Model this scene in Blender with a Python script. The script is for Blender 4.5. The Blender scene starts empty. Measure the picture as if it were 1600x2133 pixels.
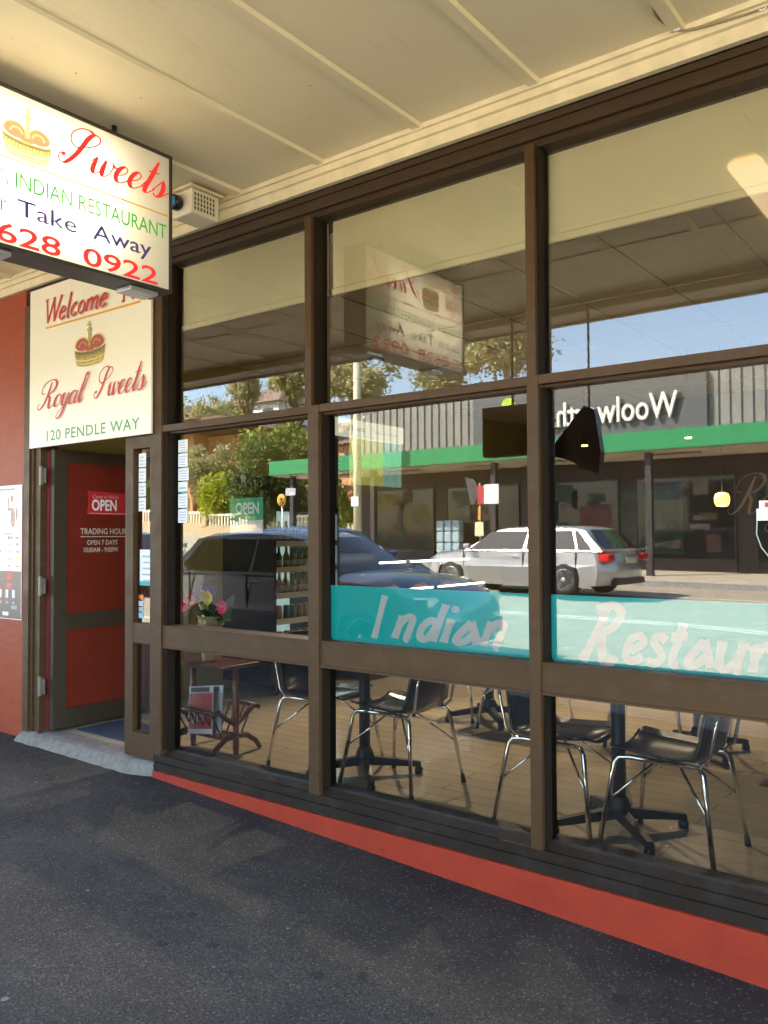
import bpy, bmesh, math, random
from mathutils import Vector, Matrix
random.seed(7)
R_ = math.radians
S = bpy.context.scene
C = S.collection

# ------------------------------------------------------------------ camera
cam = bpy.data.cameras.new('camera'); co = bpy.data.objects.new('camera', cam); C.objects.link(co)
S.camera = co
cam.sensor_fit = 'HORIZONTAL'; cam.sensor_width = 36.0; cam.lens = 36.0*1738.3/1600.0
cam.clip_start = 0.05; cam.clip_end = 600
yaw, pitch, roll = R_(37.601), R_(1.641), R_(-0.296)
F = Vector((-math.sin(yaw)*math.cos(pitch), math.cos(yaw)*math.cos(pitch), math.sin(pitch)))
Rr = Vector((math.cos(yaw), math.sin(yaw), 0)); U = Rr.cross(F)
R2 = Rr*math.cos(roll)+U*math.sin(roll); U2 = -Rr*math.sin(roll)+U*math.cos(roll)
m = Matrix((R2, U2, -F)).transposed().to_4x4(); m.translation = Vector((0, -3.269, 1.45))
co.matrix_world = m

# ------------------------------------------------------------------ world, sun, exposure
SUN = Vector((-0.50, 0.50, 0.66)).normalized()
w = bpy.data.worlds.new('World'); S.world = w; w.use_nodes = True
nt = w.node_tree; bg = nt.nodes['Background']
sk = nt.nodes.new('ShaderNodeTexSky'); sk.sky_type = 'NISHITA'; sk.sun_disc = False
sk.sun_elevation = math.asin(SUN.z); sk.sun_rotation = math.atan2(SUN.x, SUN.y)
sk.air_density = 1.0; sk.dust_density = 1.2; sk.ozone_density = 1.2
nt.links.new(sk.outputs[0], bg.inputs[0]); bg.inputs[1].default_value = 0.15
sl = bpy.data.lights.new('sun', 'SUN'); sl.energy = 5.0; sl.angle = R_(0.5); sl.color = (1, .93, .80)
so = bpy.data.objects.new('sun', sl); C.objects.link(so)
so.rotation_euler = SUN.to_track_quat('Z', 'Y').to_euler()
S.view_settings.view_transform = 'Standard'; S.view_settings.look = 'None'
S.view_settings.exposure = 3.5; S.view_settings.gamma = 1
S.render.engine = 'CYCLES'
cy = S.cycles; cy.use_denoising = True
try: cy.denoiser = 'OPENIMAGEDENOISE'
except Exception: pass
cy.max_bounces = 9; cy.diffuse_bounces = 5; cy.glossy_bounces = 4; cy.transmission_bounces = 6
cy.transparent_max_bounces = 16; cy.sample_clamp_indirect = 6.0; cy.caustics_reflective = False; cy.caustics_refractive = False

# ------------------------------------------------------------------ materials
MATS = {}
def mat(name, col, rough=.6, metal=0, n=0, nscale=6, bump=0, bscale=60, spec=.5, emit=None, es=0, alt=None, coords='Object', stretch=None, coat=0, detail=5):
    """plain surface with a noise variation (n) of its colour and an optional bump"""
    if name in MATS: return MATS[name]
    M = bpy.data.materials.new(name); M.use_nodes = True; t = M.node_tree
    b = t.nodes['Principled BSDF']
    b.inputs['Base Color'].default_value = (*col, 1); b.inputs['Roughness'].default_value = rough
    b.inputs['Metallic'].default_value = metal; b.inputs['Specular IOR Level'].default_value = spec
    b.inputs['Coat Weight'].default_value = coat; b.inputs['Coat Roughness'].default_value = .04
    if emit: b.inputs['Emission Color'].default_value = (*emit, 1); b.inputs['Emission Strength'].default_value = es
    tc = t.nodes.new('ShaderNodeTexCoord'); mp = t.nodes.new('ShaderNodeMapping')
    t.links.new(tc.outputs[coords], mp.inputs[0])
    if stretch: mp.inputs['Scale'].default_value = stretch
    if n or alt:
        a = alt or tuple(max(0, c*(1-n)) for c in col); c2 = col if alt else tuple(min(1, c*(1+n*.6)) for c in col)
        nz = t.nodes.new('ShaderNodeTexNoise'); nz.inputs['Scale'].default_value = nscale; nz.inputs['Detail'].default_value = detail
        nz.inputs['Roughness'].default_value = .62
        t.links.new(mp.outputs[0], nz.inputs[0])
        rp = t.nodes.new('ShaderNodeValToRGB'); rp.color_ramp.elements[0].position = .33; rp.color_ramp.elements[1].position = .67
        rp.color_ramp.elements[0].color = (*a, 1); rp.color_ramp.elements[1].color = (*c2, 1)
        t.links.new(nz.outputs[0], rp.inputs[0]); t.links.new(rp.outputs[0], b.inputs['Base Color'])
    if bump:
        nb = t.nodes.new('ShaderNodeTexNoise'); nb.inputs['Scale'].default_value = bscale; nb.inputs['Detail'].default_value = 4
        t.links.new(mp.outputs[0], nb.inputs[0])
        bu = t.nodes.new('ShaderNodeBump'); bu.inputs['Strength'].default_value = bump; bu.inputs['Distance'].default_value = .004
        t.links.new(nb.outputs[0], bu.inputs['Height']); t.links.new(bu.outputs[0], b.inputs['Normal'])
    MATS[name] = M; return M

def mixc(t, fac, a, b, mode='MIX'):
    mx = t.nodes.new('ShaderNodeMix'); mx.data_type = 'RGBA'; mx.blend_type = mode
    for s, v in ((0, fac), (6, a), (7, b)):
        if hasattr(v, 'is_output') or hasattr(v, 'links'): t.links.new(v, mx.inputs[s])
        elif s == 0: mx.inputs[0].default_value = v
        else: mx.inputs[s].default_value = (*v, 1)
    return mx.outputs[2]
def ramp(t, src, p0, p1, c0=(0, 0, 0), c1=(1, 1, 1)):
    r = t.nodes.new('ShaderNodeValToRGB'); e = r.color_ramp.elements
    e[0].position = p0; e[1].position = p1; e[0].color = (*c0, 1); e[1].color = (*c1, 1)
    t.links.new(src, r.inputs[0]); return r.outputs[0]
def noise(t, src, scale, detail=5, rough=.6):
    n = t.nodes.new('ShaderNodeTexNoise'); n.inputs['Scale'].default_value = scale; n.inputs['Detail'].default_value = detail
    n.inputs['Roughness'].default_value = rough; t.links.new(src, n.inputs[0]); return n.outputs[0]
def mapping(t, src, sc=(1, 1, 1), loc=(0, 0, 0)):
    mp = t.nodes.new('ShaderNodeMapping'); mp.inputs['Scale'].default_value = sc; mp.inputs['Location'].default_value = loc
    t.links.new(src, mp.inputs[0]); return mp.outputs[0]
def newmat(name):
    M = bpy.data.materials.new(name); M.use_nodes = True; t = M.node_tree
    tc = t.nodes.new('ShaderNodeTexCoord'); MATS[name] = M
    return M, t, t.nodes['Principled BSDF'], tc.outputs['Object']

def m_pavement():
    M, t, b, o = newmat('pavement_asphalt')
    fine = noise(t, o, 110, 4, .8); mid = noise(t, o, 9, 6, .65); big = noise(t, o, 1.1, 5, .6)
    c = ramp(t, fine, .40, .66, (.023, .0195, .016), (.142, .117, .092))
    c = mixc(t, ramp(t, mid, .38, .62), c, (.038, .032, .027))
    mx = t.nodes.new('ShaderNodeMix'); mx.data_type = 'RGBA'; mx.inputs[0].default_value = .35
    c2 = mixc(t, .45, ramp(t, fine, .40, .66, (.023, .0195, .016), (.142, .117, .092)), c)
    # old damp dirt: blotches, denser along the foot of the shopfront
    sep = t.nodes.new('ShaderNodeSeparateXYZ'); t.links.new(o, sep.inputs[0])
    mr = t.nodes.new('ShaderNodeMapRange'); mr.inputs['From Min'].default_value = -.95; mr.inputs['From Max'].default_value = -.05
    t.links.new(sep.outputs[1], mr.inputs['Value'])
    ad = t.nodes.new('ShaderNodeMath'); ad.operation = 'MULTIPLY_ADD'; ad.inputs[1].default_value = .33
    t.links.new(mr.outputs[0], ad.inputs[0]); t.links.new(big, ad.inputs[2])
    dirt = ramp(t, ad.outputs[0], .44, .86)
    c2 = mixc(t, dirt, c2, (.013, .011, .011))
    # trodden gum: dark spots and a few pale ones
    def spots(scale, thr, size, seed):
        v = t.nodes.new('ShaderNodeTexVoronoi'); v.inputs['Scale'].default_value = scale
        wob = t.nodes.new('ShaderNodeMix'); wob.data_type = 'VECTOR'; wob.inputs[0].default_value = .012
        nn = t.nodes.new('ShaderNodeTexNoise'); nn.inputs['Scale'].default_value = 22; t.links.new(o, nn.inputs[0])
        t.links.new(mapping(t, o, (1, 1, 0), (seed, seed*.7, 0)), wob.inputs[4]); t.links.new(nn.outputs[1], wob.inputs[5])
        t.links.new(wob.outputs[1], v.inputs['Vector'])
        sp = t.nodes.new('ShaderNodeSeparateColor'); t.links.new(v.outputs['Color'], sp.inputs[0])
        a = t.nodes.new('ShaderNodeMath'); a.operation = 'LESS_THAN'; a.inputs[1].default_value = thr; t.links.new(sp.outputs[0], a.inputs[0])
        sz = t.nodes.new('ShaderNodeMath'); sz.operation = 'MULTIPLY'; sz.inputs[1].default_value = size; t.links.new(sp.outputs[1], sz.inputs[0])
        l = t.nodes.new('ShaderNodeMath'); l.operation = 'LESS_THAN'; t.links.new(v.outputs['Distance'], l.inputs[0]); t.links.new(sz.outputs[0], l.inputs[1])
        mu = t.nodes.new('ShaderNodeMath'); mu.operation = 'MULTIPLY'; t.links.new(a.outputs[0], mu.inputs[0]); t.links.new(l.outputs[0], mu.inputs[1])
        return mu.outputs[0]
    k = t.nodes.new('ShaderNodeMath'); k.operation = 'MULTIPLY'; k.inputs[1].default_value = .75; t.links.new(spots(9, .5, .28, 3), k.inputs[0])
    c2 = mixc(t, k.outputs[0], c2, (.022, .02, .02))
    k2 = t.nodes.new('ShaderNodeMath'); k2.operation = 'MULTIPLY'; k2.inputs[1].default_value = .8; t.links.new(spots(8, .16, .16, 11), k2.inputs[0])
    c2 = mixc(t, k2.outputs[0], c2, (.24, .23, .22))
    v = t.nodes.new('ShaderNodeTexVoronoi'); v.feature = 'F1'; v.inputs['Scale'].default_value = 150; t.links.new(o, v.inputs['Vector'])
    sp2 = t.nodes.new('ShaderNodeSeparateColor'); t.links.new(v.outputs['Color'], sp2.inputs[0])
    g1 = t.nodes.new('ShaderNodeMath'); g1.operation = 'GREATER_THAN'; g1.inputs[1].default_value = .95; t.links.new(sp2.outputs[0], g1.inputs[0])
    g2 = t.nodes.new('ShaderNodeMath'); g2.operation = 'MULTIPLY'; g2.inputs[1].default_value = .30; t.links.new(g1.outputs[0], g2.inputs[0])
    c2 = mixc(t, g2.outputs[0], c2, (.30, .27, .23))
    t.links.new(c2, b.inputs['Base Color']); b.inputs['Roughness'].default_value = .82; b.inputs['Specular IOR Level'].default_value = .35
    bu = t.nodes.new('ShaderNodeBump'); bu.inputs['Strength'].default_value = .8; bu.inputs['Distance'].default_value = .004
    t.links.new(fine, bu.inputs['Height']); t.links.new(bu.outputs[0], b.inputs['Normal'])
    return M
def m_floor():
    M, t, b, o = newmat('laminate_floor')
    br = t.nodes.new('ShaderNodeTexBrick'); br.inputs['Scale'].default_value = 1; br.inputs['Brick Width'].default_value = 1.3
    br.inputs['Row Height'].default_value = .125; br.inputs['Mortar Size'].default_value = .0022; br.offset = .37
    br.inputs['Color1'].default_value = (.47, .39, .27, 1); br.inputs['Color2'].default_value = (.41, .335, .23, 1); br.inputs['Mortar'].default_value = (.07, .045, .03, 1)
    t.links.new(o, br.inputs['Vector'])
    g = noise(t, mapping(t, o, (1.5, 22, 1)), 4, 5)
    c = mixc(t, ramp(t, g, .3, .7), br.outputs[0], (.34, .27, .18)); mxn = c.node; mxn.blend_type = 'MIX'
    c = mixc(t, .6, c, br.outputs[0])
    t.links.new(c, b.inputs['Base Color']); b.inputs['Roughness'].default_value = .2
    bu = t.nodes.new('ShaderNodeBump'); bu.inputs['Strength'].default_value = .12; bu.inputs['Distance'].default_value = .002
    t.links.new(br.outputs[1], bu.inputs['Height']); bu.invert = True; t.links.new(bu.outputs[0], b.inputs['Normal'])
    return M
def m_brick(name, a, c, scale=1):
    M, t, b, o = newmat(name)
    # vertical faces: use x+y for the run and z for the courses
    sp = t.nodes.new('ShaderNodeSeparateXYZ'); t.links.new(o, sp.inputs[0])
    ad = t.nodes.new('ShaderNodeMath'); t.links.new(sp.outputs[0], ad.inputs[0]); t.links.new(sp.outputs[1], ad.inputs[1])
    cb = t.nodes.new('ShaderNodeCombineXYZ'); t.links.new(ad.outputs[0], cb.inputs[0]); t.links.new(sp.outputs[2], cb.inputs[1])
    br = t.nodes.new('ShaderNodeTexBrick'); br.inputs['Scale'].default_value = scale; br.inputs['Brick Width'].default_value = .24
    br.inputs['Row Height'].default_value = .086; br.inputs['Mortar Size'].default_value = .006
    br.inputs['Color1'].default_value = (*a, 1); br.inputs['Color2'].default_value = (*c, 1); br.inputs['Mortar'].default_value = (.3, .26, .2, 1)
    t.links.new(cb.outputs[0], br.inputs['Vector'])
    t.links.new(mixc(t, ramp(t, noise(t, o, .7), .3, .7), br.outputs[0], tuple(x*.8 for x in a)), b.inputs['Base Color'])
    b.inputs['Roughness'].default_value = .9
    return M
def m_soffit():
    M, t, b, o = newmat('soffit_paint')
    c = mixc(t, ramp(t, noise(t, o, 1.6, 6), .30, .75), (.72, .635, .42), (.78, .70, .49))
    st = ramp(t, noise(t, o, 34, 2, .5), .75, .79)
    c = mixc(t, ramp(t, noise(t, mapping(t, o, (3, .35, 1)), 5, 5), .60, .80, (0, 0, 0), (.35, .35, .35)), c, (.50, .42, .26))
    c = mixc(t, st, c, (.36, .27, .16))
    t.links.new(c, b.inputs['Base Color']); b.inputs['Roughness'].default_value = .55
    return M
def m_redwall():
    M, t, b, o = newmat('red_painted_wall')
    sp = t.nodes.new('ShaderNodeSeparateXYZ'); t.links.new(o, sp.inputs[0])
    wv = t.nodes.new('ShaderNodeTexWave'); wv.bands_direction = 'Z'; wv.inputs['Scale'].default_value = 1.8; wv.inputs['Distortion'].default_value = 1.0
    t.links.new(o, wv.inputs[0])
    c = mixc(t, ramp(t, noise(t, mapping(t, o, (1, 1, 3)), 5, 6), .3, .7), (.34, .064, .022), (.27, .046, .017))
    c = mixc(t, ramp(t, noise(t, o, 26, 3, .5), .74, .78), c, (.5, .4, .3))
    t.links.new(c, b.inputs['Base Color']); b.inputs['Roughness'].default_value = .5
    bu = t.nodes.new('ShaderNodeBump'); bu.inputs['Strength'].default_value = .35; bu.inputs['Distance'].default_value = .01
    t.links.new(noise(t, o, 14, 5), bu.inputs['Height']); t.links.new(bu.outputs[0], b.inputs['Normal'])
    b.inputs['Specular IOR Level'].default_value = .2
    return M
def m_plinth():
    M, t, b, o = newmat('scuffed_red_plinth')
    c = mixc(t, ramp(t, noise(t, o, 6, 6), .3, .7), (.36, .040, .016), (.29, .031, .014))
    scuff = ramp(t, noise(t, mapping(t, o, (4, 1, 26)), 2.2, 6, .7), .60, .70)
    c = mixc(t, scuff, c, (.13, .03, .02))
    chip = ramp(t, noise(t, mapping(t, o, (7, 1, 16)), 6, 3, .5), .745, .76)
    c = mixc(t, chip, c, (.05, .035, .03))
    t.links.new(c, b.inputs['Base Color']); b.inputs['Roughness'].default_value = .5; b.inputs['Specular IOR Level'].default_value = .3
    bu = t.nodes.new('ShaderNodeBump'); bu.inputs['Strength'].default_value = .3; bu.inputs['Distance'].default_value = .004
    t.links.new(noise(t, o, 40, 5), bu.inputs['Height']); t.links.new(bu.outputs[0], b.inputs['Normal'])
    return M
def m_glass(name, tint=(.93, .93, .90), ior=1.9):
    M, t, b, o = newmat(name); out = t.nodes['Material Output']; t.nodes.remove(b)
    tr = t.nodes.new('ShaderNodeBsdfTransparent'); tr.inputs[0].default_value = (*tint, 1)
    gl = t.nodes.new('ShaderNodeBsdfGlossy'); gl.inputs['Roughness'].default_value = 0.0; gl.inputs[0].default_value = (1, .985, .95, 1)
    fr = t.nodes.new('ShaderNodeFresnel'); fr.inputs[0].default_value = ior
    # float glass is never quite flat
    bu = t.nodes.new('ShaderNodeBump'); bu.inputs['Strength'].default_value = .012; bu.inputs['Distance'].default_value = .004
    t.links.new(noise(t, o, 1.3, 1), bu.inputs['Height']); t.links.new(bu.outputs[0], gl.inputs['Normal'])
    # both faces of the sheet reflect: keep the pane readable from inside as well
    mx = t.nodes.new('ShaderNodeMixShader'); t.links.new(fr.outputs[0], mx.inputs[0]); t.links.new(tr.outputs[0], mx.inputs[1]); t.links.new(gl.outputs[0], mx.inputs[2])
    t.links.new(mx.outputs[0], out.inputs[0]); return M
def m_translucent(name, col):
    M, t, b, o = newmat(name); out = t.nodes['Material Output']
    tl = t.nodes.new('ShaderNodeBsdfTranslucent'); tl.inputs[0].default_value = (*col, 1)
    b.inputs['Base Color'].default_value = (*[x*.82 for x in col], 1); b.inputs['Roughness'].default_value = .25
    mx = t.nodes.new('ShaderNodeMixShader'); mx.inputs[0].default_value = .45
    t.links.new(b.outputs[0], mx.inputs[1]); t.links.new(tl.outputs[0], mx.inputs[2]); t.links.new(mx.outputs[0], out.inputs[0]); return M
def m_leaf(name, a, c, nscale=.8):
    M, t, b, o = newmat(name); out = t.nodes['Material Output']
    col = mixc(t, ramp(t, noise(t, o, nscale, 4), .35, .65), a, c)
    t.links.new(col, b.inputs['Base Color']); b.inputs['Roughness'].default_value = .6
    tl = t.nodes.new('ShaderNodeBsdfTranslucent'); t.links.new(col, tl.inputs[0])
    mx = t.nodes.new('ShaderNodeMixShader'); mx.inputs[0].default_value = .35
    t.links.new(b.outputs[0], mx.inputs[1]); t.links.new(tl.outputs[0], mx.inputs[2]); t.links.new(mx.outputs[0], out.inputs[0]); return M

def m_frame(name, col, dust, amount):
    M, t, b, o = newmat(name)
    c = mixc(t, ramp(t, noise(t, mapping(t, o, (.5, 1, 5)), 4, 6), .3, .7), tuple(q*.86 for q in col), tuple(q*1.1 for q in col))
    c = mixc(t, ramp(t, noise(t, mapping(t, o, (2, 1, 2)), 5, 7, .7), .52, .80, (0, 0, 0), (amount,)*3), c, dust)
    c = mixc(t, ramp(t, noise(t, o, 60, 2, .5), .76, .80), c, dust)
    t.links.new(c, b.inputs['Base Color']); b.inputs['Specular IOR Level'].default_value = .3
    t.links.new(ramp(t, noise(t, o, 7, 5), .3, .7, (.42,)*3, (.66,)*3), b.inputs['Roughness'])
    return M
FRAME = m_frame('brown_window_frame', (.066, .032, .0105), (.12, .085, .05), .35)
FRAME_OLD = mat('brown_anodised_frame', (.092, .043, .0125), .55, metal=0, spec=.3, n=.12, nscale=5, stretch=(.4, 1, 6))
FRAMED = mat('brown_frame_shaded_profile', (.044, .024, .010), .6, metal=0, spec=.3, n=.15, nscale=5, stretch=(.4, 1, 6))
RETSHADE = mat('frame_return_shade', (.016, .009, .004), .7, spec=.2)  # shade on the frame's side returns, put into a near-black brown
CREAM = mat('cream_trim_paint', (.74, .64, .42), .5, n=.12, nscale=9)
SOFFIT = m_soffit(); RED = m_redwall()
PLINTH = mat('red_plinth_paint', (.34, .038, .015), .5, spec=.3, n=.14, nscale=7, bump=.25, bscale=90)
GLASS = m_glass('window_glass'); BLIND = mat('cream_blind_fabric', (.97, .86, .55), .8, n=.04, nscale=3, emit=(.9, .8, .5), es=0)
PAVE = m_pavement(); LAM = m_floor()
CONC = mat('old_concrete', (.27, .265, .26), .85, n=.35, nscale=16, bump=.6, bscale=50)
CONCP = mat('pale_concrete_edge', (.20, .175, .14), .9, n=.25, nscale=24, bump=.3, bscale=45)
CHROME = mat('chrome', (.80, .81, .82), .12, metal=1)
BLACKP = mat('black_plastic', (.012, .012, .013), .32)
BLACKM = mat('black_metal', (.016, .017, .018), .45, metal=.3)
OLIVE = mat('mustard_wall_paint', (.42, .36, .115), .7, n=.08, nscale=2)
MAROON = mat('maroon_wall_paint', (.034, .017, .015), .7, n=.15, nscale=2)
CEIL = mat('inside_ceiling', (.42, .37, .28), .8, n=.06)
WHITE = mat('white_board', (.80, .77, .68), .45, n=.03, nscale=5)
WPAPER = mat('white_paper', (.80, .80, .80), .6)
INK = mat('dark_ink', (.05, .05, .06), .6); INKG = mat('grey_ink', (.35, .35, .38), .6)
REDI = mat('red_lettering', (.50, .03, .035), .5); GREENI = mat('green_lettering', (.07, .24, .07), .5)
ORNG = mat('orange_line', (.75, .33, .03), .5); NAVY = mat('navy_lettering', (.05, .05, .20), .5)
GOLD = mat('gold_print', (.48, .36, .09), .45, n=.45, nscale=60); GOLDD = mat('dark_gold_print', (.17, .12, .03), .5)
CRED = mat('crown_red_print', (.42, .06, .05), .5)
CYAN = mat('turquoise_film', (.0, .70, .70), .35); FROST = mat('pale_grey_film', (.84, .88, .87), .5)
WOODR = mat('reddish_wood', (.24, .085, .035), .4, n=.3, nscale=18, stretch=(1, 1, .3))
WOODD = mat('dark_reddish_wood', (.10, .030, .014), .35, n=.3, nscale=18)
ALU = mat('aluminium', (.55, .55, .54), .35, metal=.8)
DGLASS = mat('car_glass', (.012, .016, .018), .04, spec=.8)
TYRE = mat('tyre_rubber', (.018, .018, .018), .8)

# ------------------------------------------------------------------ mesh helpers
class MB:
    def __init__(s): s.v = []; s.f = []; s.mi = []; s.cur = 0; s.smooth = []; s.sm = False
    def add(s, vs, fs):
        o = len(s.v); s.v += [tuple(v) for v in vs]
        for f in fs: s.f.append([i+o for i in f]); s.mi.append(s.cur); s.smooth.append(s.sm)
        return s
    def box(s, x0, x1, y0, y1, z0, z1):
        return s.add([(x0, y0, z0), (x1, y0, z0), (x1, y1, z0), (x0, y1, z0), (x0, y0, z1), (x1, y0, z1), (x1, y1, z1), (x0, y1, z1)],
                     [(0, 3, 2, 1), (4, 5, 6, 7), (0, 1, 5, 4), (1, 2, 6, 5), (2, 3, 7, 6), (3, 0, 4, 7)])
    def bbox(s, x0, x1, y0, y1, z0, z1, r=.006, seg=2):
        bm = bmesh.new(); M = Matrix.Translation(((x0+x1)/2, (y0+y1)/2, (z0+z1)/2)) @ Matrix.Diagonal((x1-x0, y1-y0, z1-z0, 1))
        bmesh.ops.create_cube(bm, size=1, matrix=M)
        bmesh.ops.bevel(bm, geom=bm.edges[:], offset=min(r, .45*min(x1-x0, y1-y0, z1-z0)), segments=seg, affect='EDGES', profile=.5)
        return s.frombm(bm)
    def frombm(s, bm, M=None):
        if M: bm.transform(M)
        bm.verts.index_update()
        s.add([v.co[:] for v in bm.verts], [[v.index for v in f.verts] for f in bm.faces]); bm.free(); return s
    def ring(s, c, ax, r, seg, up=None):
        ax = Vector(ax).normalized(); a = Vector((0, 0, 1)) if abs(ax.z) < .9 else Vector((1, 0, 0))
        if up is not None: a = Vector(up)
        u = ax.cross(a).normalized(); v = ax.cross(u)
        return [Vector(c)+u*math.cos(2*math.pi*i/seg)*r+v*math.sin(2*math.pi*i/seg)*r for i in range(seg)]
    def tube(s, pts, r, seg=8, cap=True):
        pts = [Vector(p) for p in pts]; n = len(pts); rs = r if isinstance(r, (list, tuple)) else [r]*n
        sm = s.sm; s.sm = True; vs = []
        up = None
        for i, p in enumerate(pts):
            d = (pts[min(i+1, n-1)]-pts[max(i-1, 0)])
            if d.length < 1e-9: d = Vector((0, 0, 1))
            if up is None:
                a = Vector((0, 0, 1)) if abs(d.normalized().z) < .9 else Vector((1, 0, 0)); up = a
            up = (up-d.normalized()*up.dot(d.normalized())).normalized()
            u = d.normalized().cross(up)
            vs += [p+(up*math.cos(2*math.pi*k/seg)+u*math.sin(2*math.pi*k/seg))*rs[i] for k in range(seg)]
        fs = [(i*seg+k, i*seg+(k+1) % seg, (i+1)*seg+(k+1) % seg, (i+1)*seg+k) for i in range(n-1) for k in range(seg)]
        if cap: fs += [tuple(range(seg))[::-1], tuple((n-1)*seg+k for k in range(seg))]
        s.add(vs, fs); s.sm = sm; return s
    def lathe(s, prof, c=(0, 0, 0), seg=16, axis='z'):
        sm = s.sm; s.sm = True; vs = []
        for (r, h) in prof:
            for k in range(seg):
                a = 2*math.pi*k/seg; q = (r*math.cos(a), r*math.sin(a), h)
                if axis == 'y': q = (q[0], q[2], q[1])
                elif axis == 'x': q = (q[2], q[0], q[1])
                vs.append((q[0]+c[0], q[1]+c[1], q[2]+c[2]))
        n = len(prof); fs = [(i*seg+k, i*seg+(k+1) % seg, (i+1)*seg+(k+1) % seg, (i+1)*seg+k) for i in range(n-1) for k in range(seg)]
        fs += [tuple(range(seg)), tuple((n-1)*seg+k for k in range(seg))]
        s.add(vs, fs); s.sm = sm; return s
    def prism(s, poly, axis, a, b):
        """poly 2D outline; axis 'x': (y,z), 'y': (x,z), 'z': (x,y)"""
        def P(q, h): return {'x': (h, q[0], q[1]), 'y': (q[0], h, q[1]), 'z': (q[0], q[1], h)}[axis]
        n = len(poly)
        return s.add([P(q, a) for q in poly]+[P(q, b) for q in poly],
                     [tuple(range(n)), tuple(range(2*n-1, n-1, -1))]+[(i, (i+1) % n, n+(i+1) % n, n+i) for i in range(n)])
    def quad(s, a, b, c, d): return s.add([a, b, c, d], [(0, 1, 2, 3)])
    def build(s, name, m, parent=None, loc=None, M=None, recalc=True):
        me = bpy.data.meshes.new(name)
        off = rootloc(parent) if parent else Vector(loc or (0, 0, 0))
        vs = [Vector(v) for v in s.v]
        if M: vs = [M @ v for v in vs]
        me.from_pydata([tuple(v-off) for v in vs], [], s.f)
        for q in (m if isinstance(m, (list, tuple)) else [m]): me.materials.append(q)
        me.polygons.foreach_set('material_index', s.mi); me.polygons.foreach_set('use_smooth', s.smooth)
        if recalc:
            bm = bmesh.new(); bm.from_mesh(me); bmesh.ops.recalc_face_normals(bm, faces=bm.faces)
            big = [f for f in bm.faces if len(f.verts) > 4]
            if big: bmesh.ops.triangulate(bm, faces=big, ngon_method='EAR_CLIP')
            bm.to_mesh(me); bm.free()
        me.update()
        o = bpy.data.objects.new(name, me); C.objects.link(o)
        if parent: o.parent = parent
        else: o.location = off
        return o
def rootloc(o):
    v = Vector((0, 0, 0))
    while o is not None: v = v+Vector(o.location); o = o.parent
    return v
def tag(o, label=None, cat=None, group=None, kind=None):
    for k, v in (('label', label), ('category', cat), ('group', group), ('kind', kind)):
        if v: o[k] = v
    return o
def thing(name, label, cat, loc=(0, 0, 0), group=None):
    o = bpy.data.objects.new(name, None); C.objects.link(o); o.location = loc; o.empty_display_size = .1
    return tag(o, label, cat, group)
def copy_tree(o, parent=None):
    c = o.copy(); C.objects.link(c); c.parent = parent
    for ch in [x for x in bpy.data.objects if x.parent == o and x is not c]: copy_tree(ch, c)
    return c

# flat lettering -----------------------------------------------------------
def frame(o, r, u):
    """matrix: local x -> r, y -> u, z -> out of the sheet"""
    r = Vector(r).normalized(); u = Vector(u).normalized(); n = r.cross(u)
    M = Matrix((r, u, n)).transposed().to_4x4(); M.translation = Vector(o); return M
FACING = dict(r=(1, 0, 0), u=(0, 0, 1))                 # sheet facing the street (-y)
def font_mb(s, size=1, sx=1, shear=0, bold=0, depth=0, spacing=1.0, mb=None, ox=0, oy=0, align='LEFT', z=0):
    cu = bpy.data.curves.new('lettering', 'FONT'); cu.body = s; cu.size = size; cu.shear = 0; cu.offset = bold; cu.space_character = spacing
    cu.align_x = align; cu.resolution_u = 3; cu.fill_mode = 'FRONT' if depth == 0 else 'BOTH'; cu.extrude = depth
    ob = bpy.data.objects.new('lettering', cu); C.objects.link(ob)
    dg = bpy.context.evaluated_depsgraph_get(); me = bpy.data.meshes.new_from_object(ob.evaluated_get(dg))
    mb = mb or MB()
    mb.add([((v.co.x+shear*v.co.y)*sx+ox, v.co.y+oy, v.co.z+z) for v in me.vertices], [tuple(p.vertices) for p in me.polygons])
    bpy.data.objects.remove(ob); bpy.data.curves.remove(cu); bpy.data.meshes.remove(me)
    return mb
def smooth_pts(p, n=7):
    if len(p) < 3: n = 5
    P = [Vector((q[0], q[1], 0)) for q in p]; P = [P[0]*2-P[1]]+P+[P[-1]*2-P[-2]]; out = []
    for i in range(1, len(P)-2):
        for k in range(n):
            t = k/n; a, b, c, d = P[i-1:i+3]
            out.append(.5*((2*b)+(c-a)*t+(2*a-5*b+4*c-d)*t*t+(3*b-a-3*c+d)*t**3))
    return out+[P[-2]]
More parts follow.
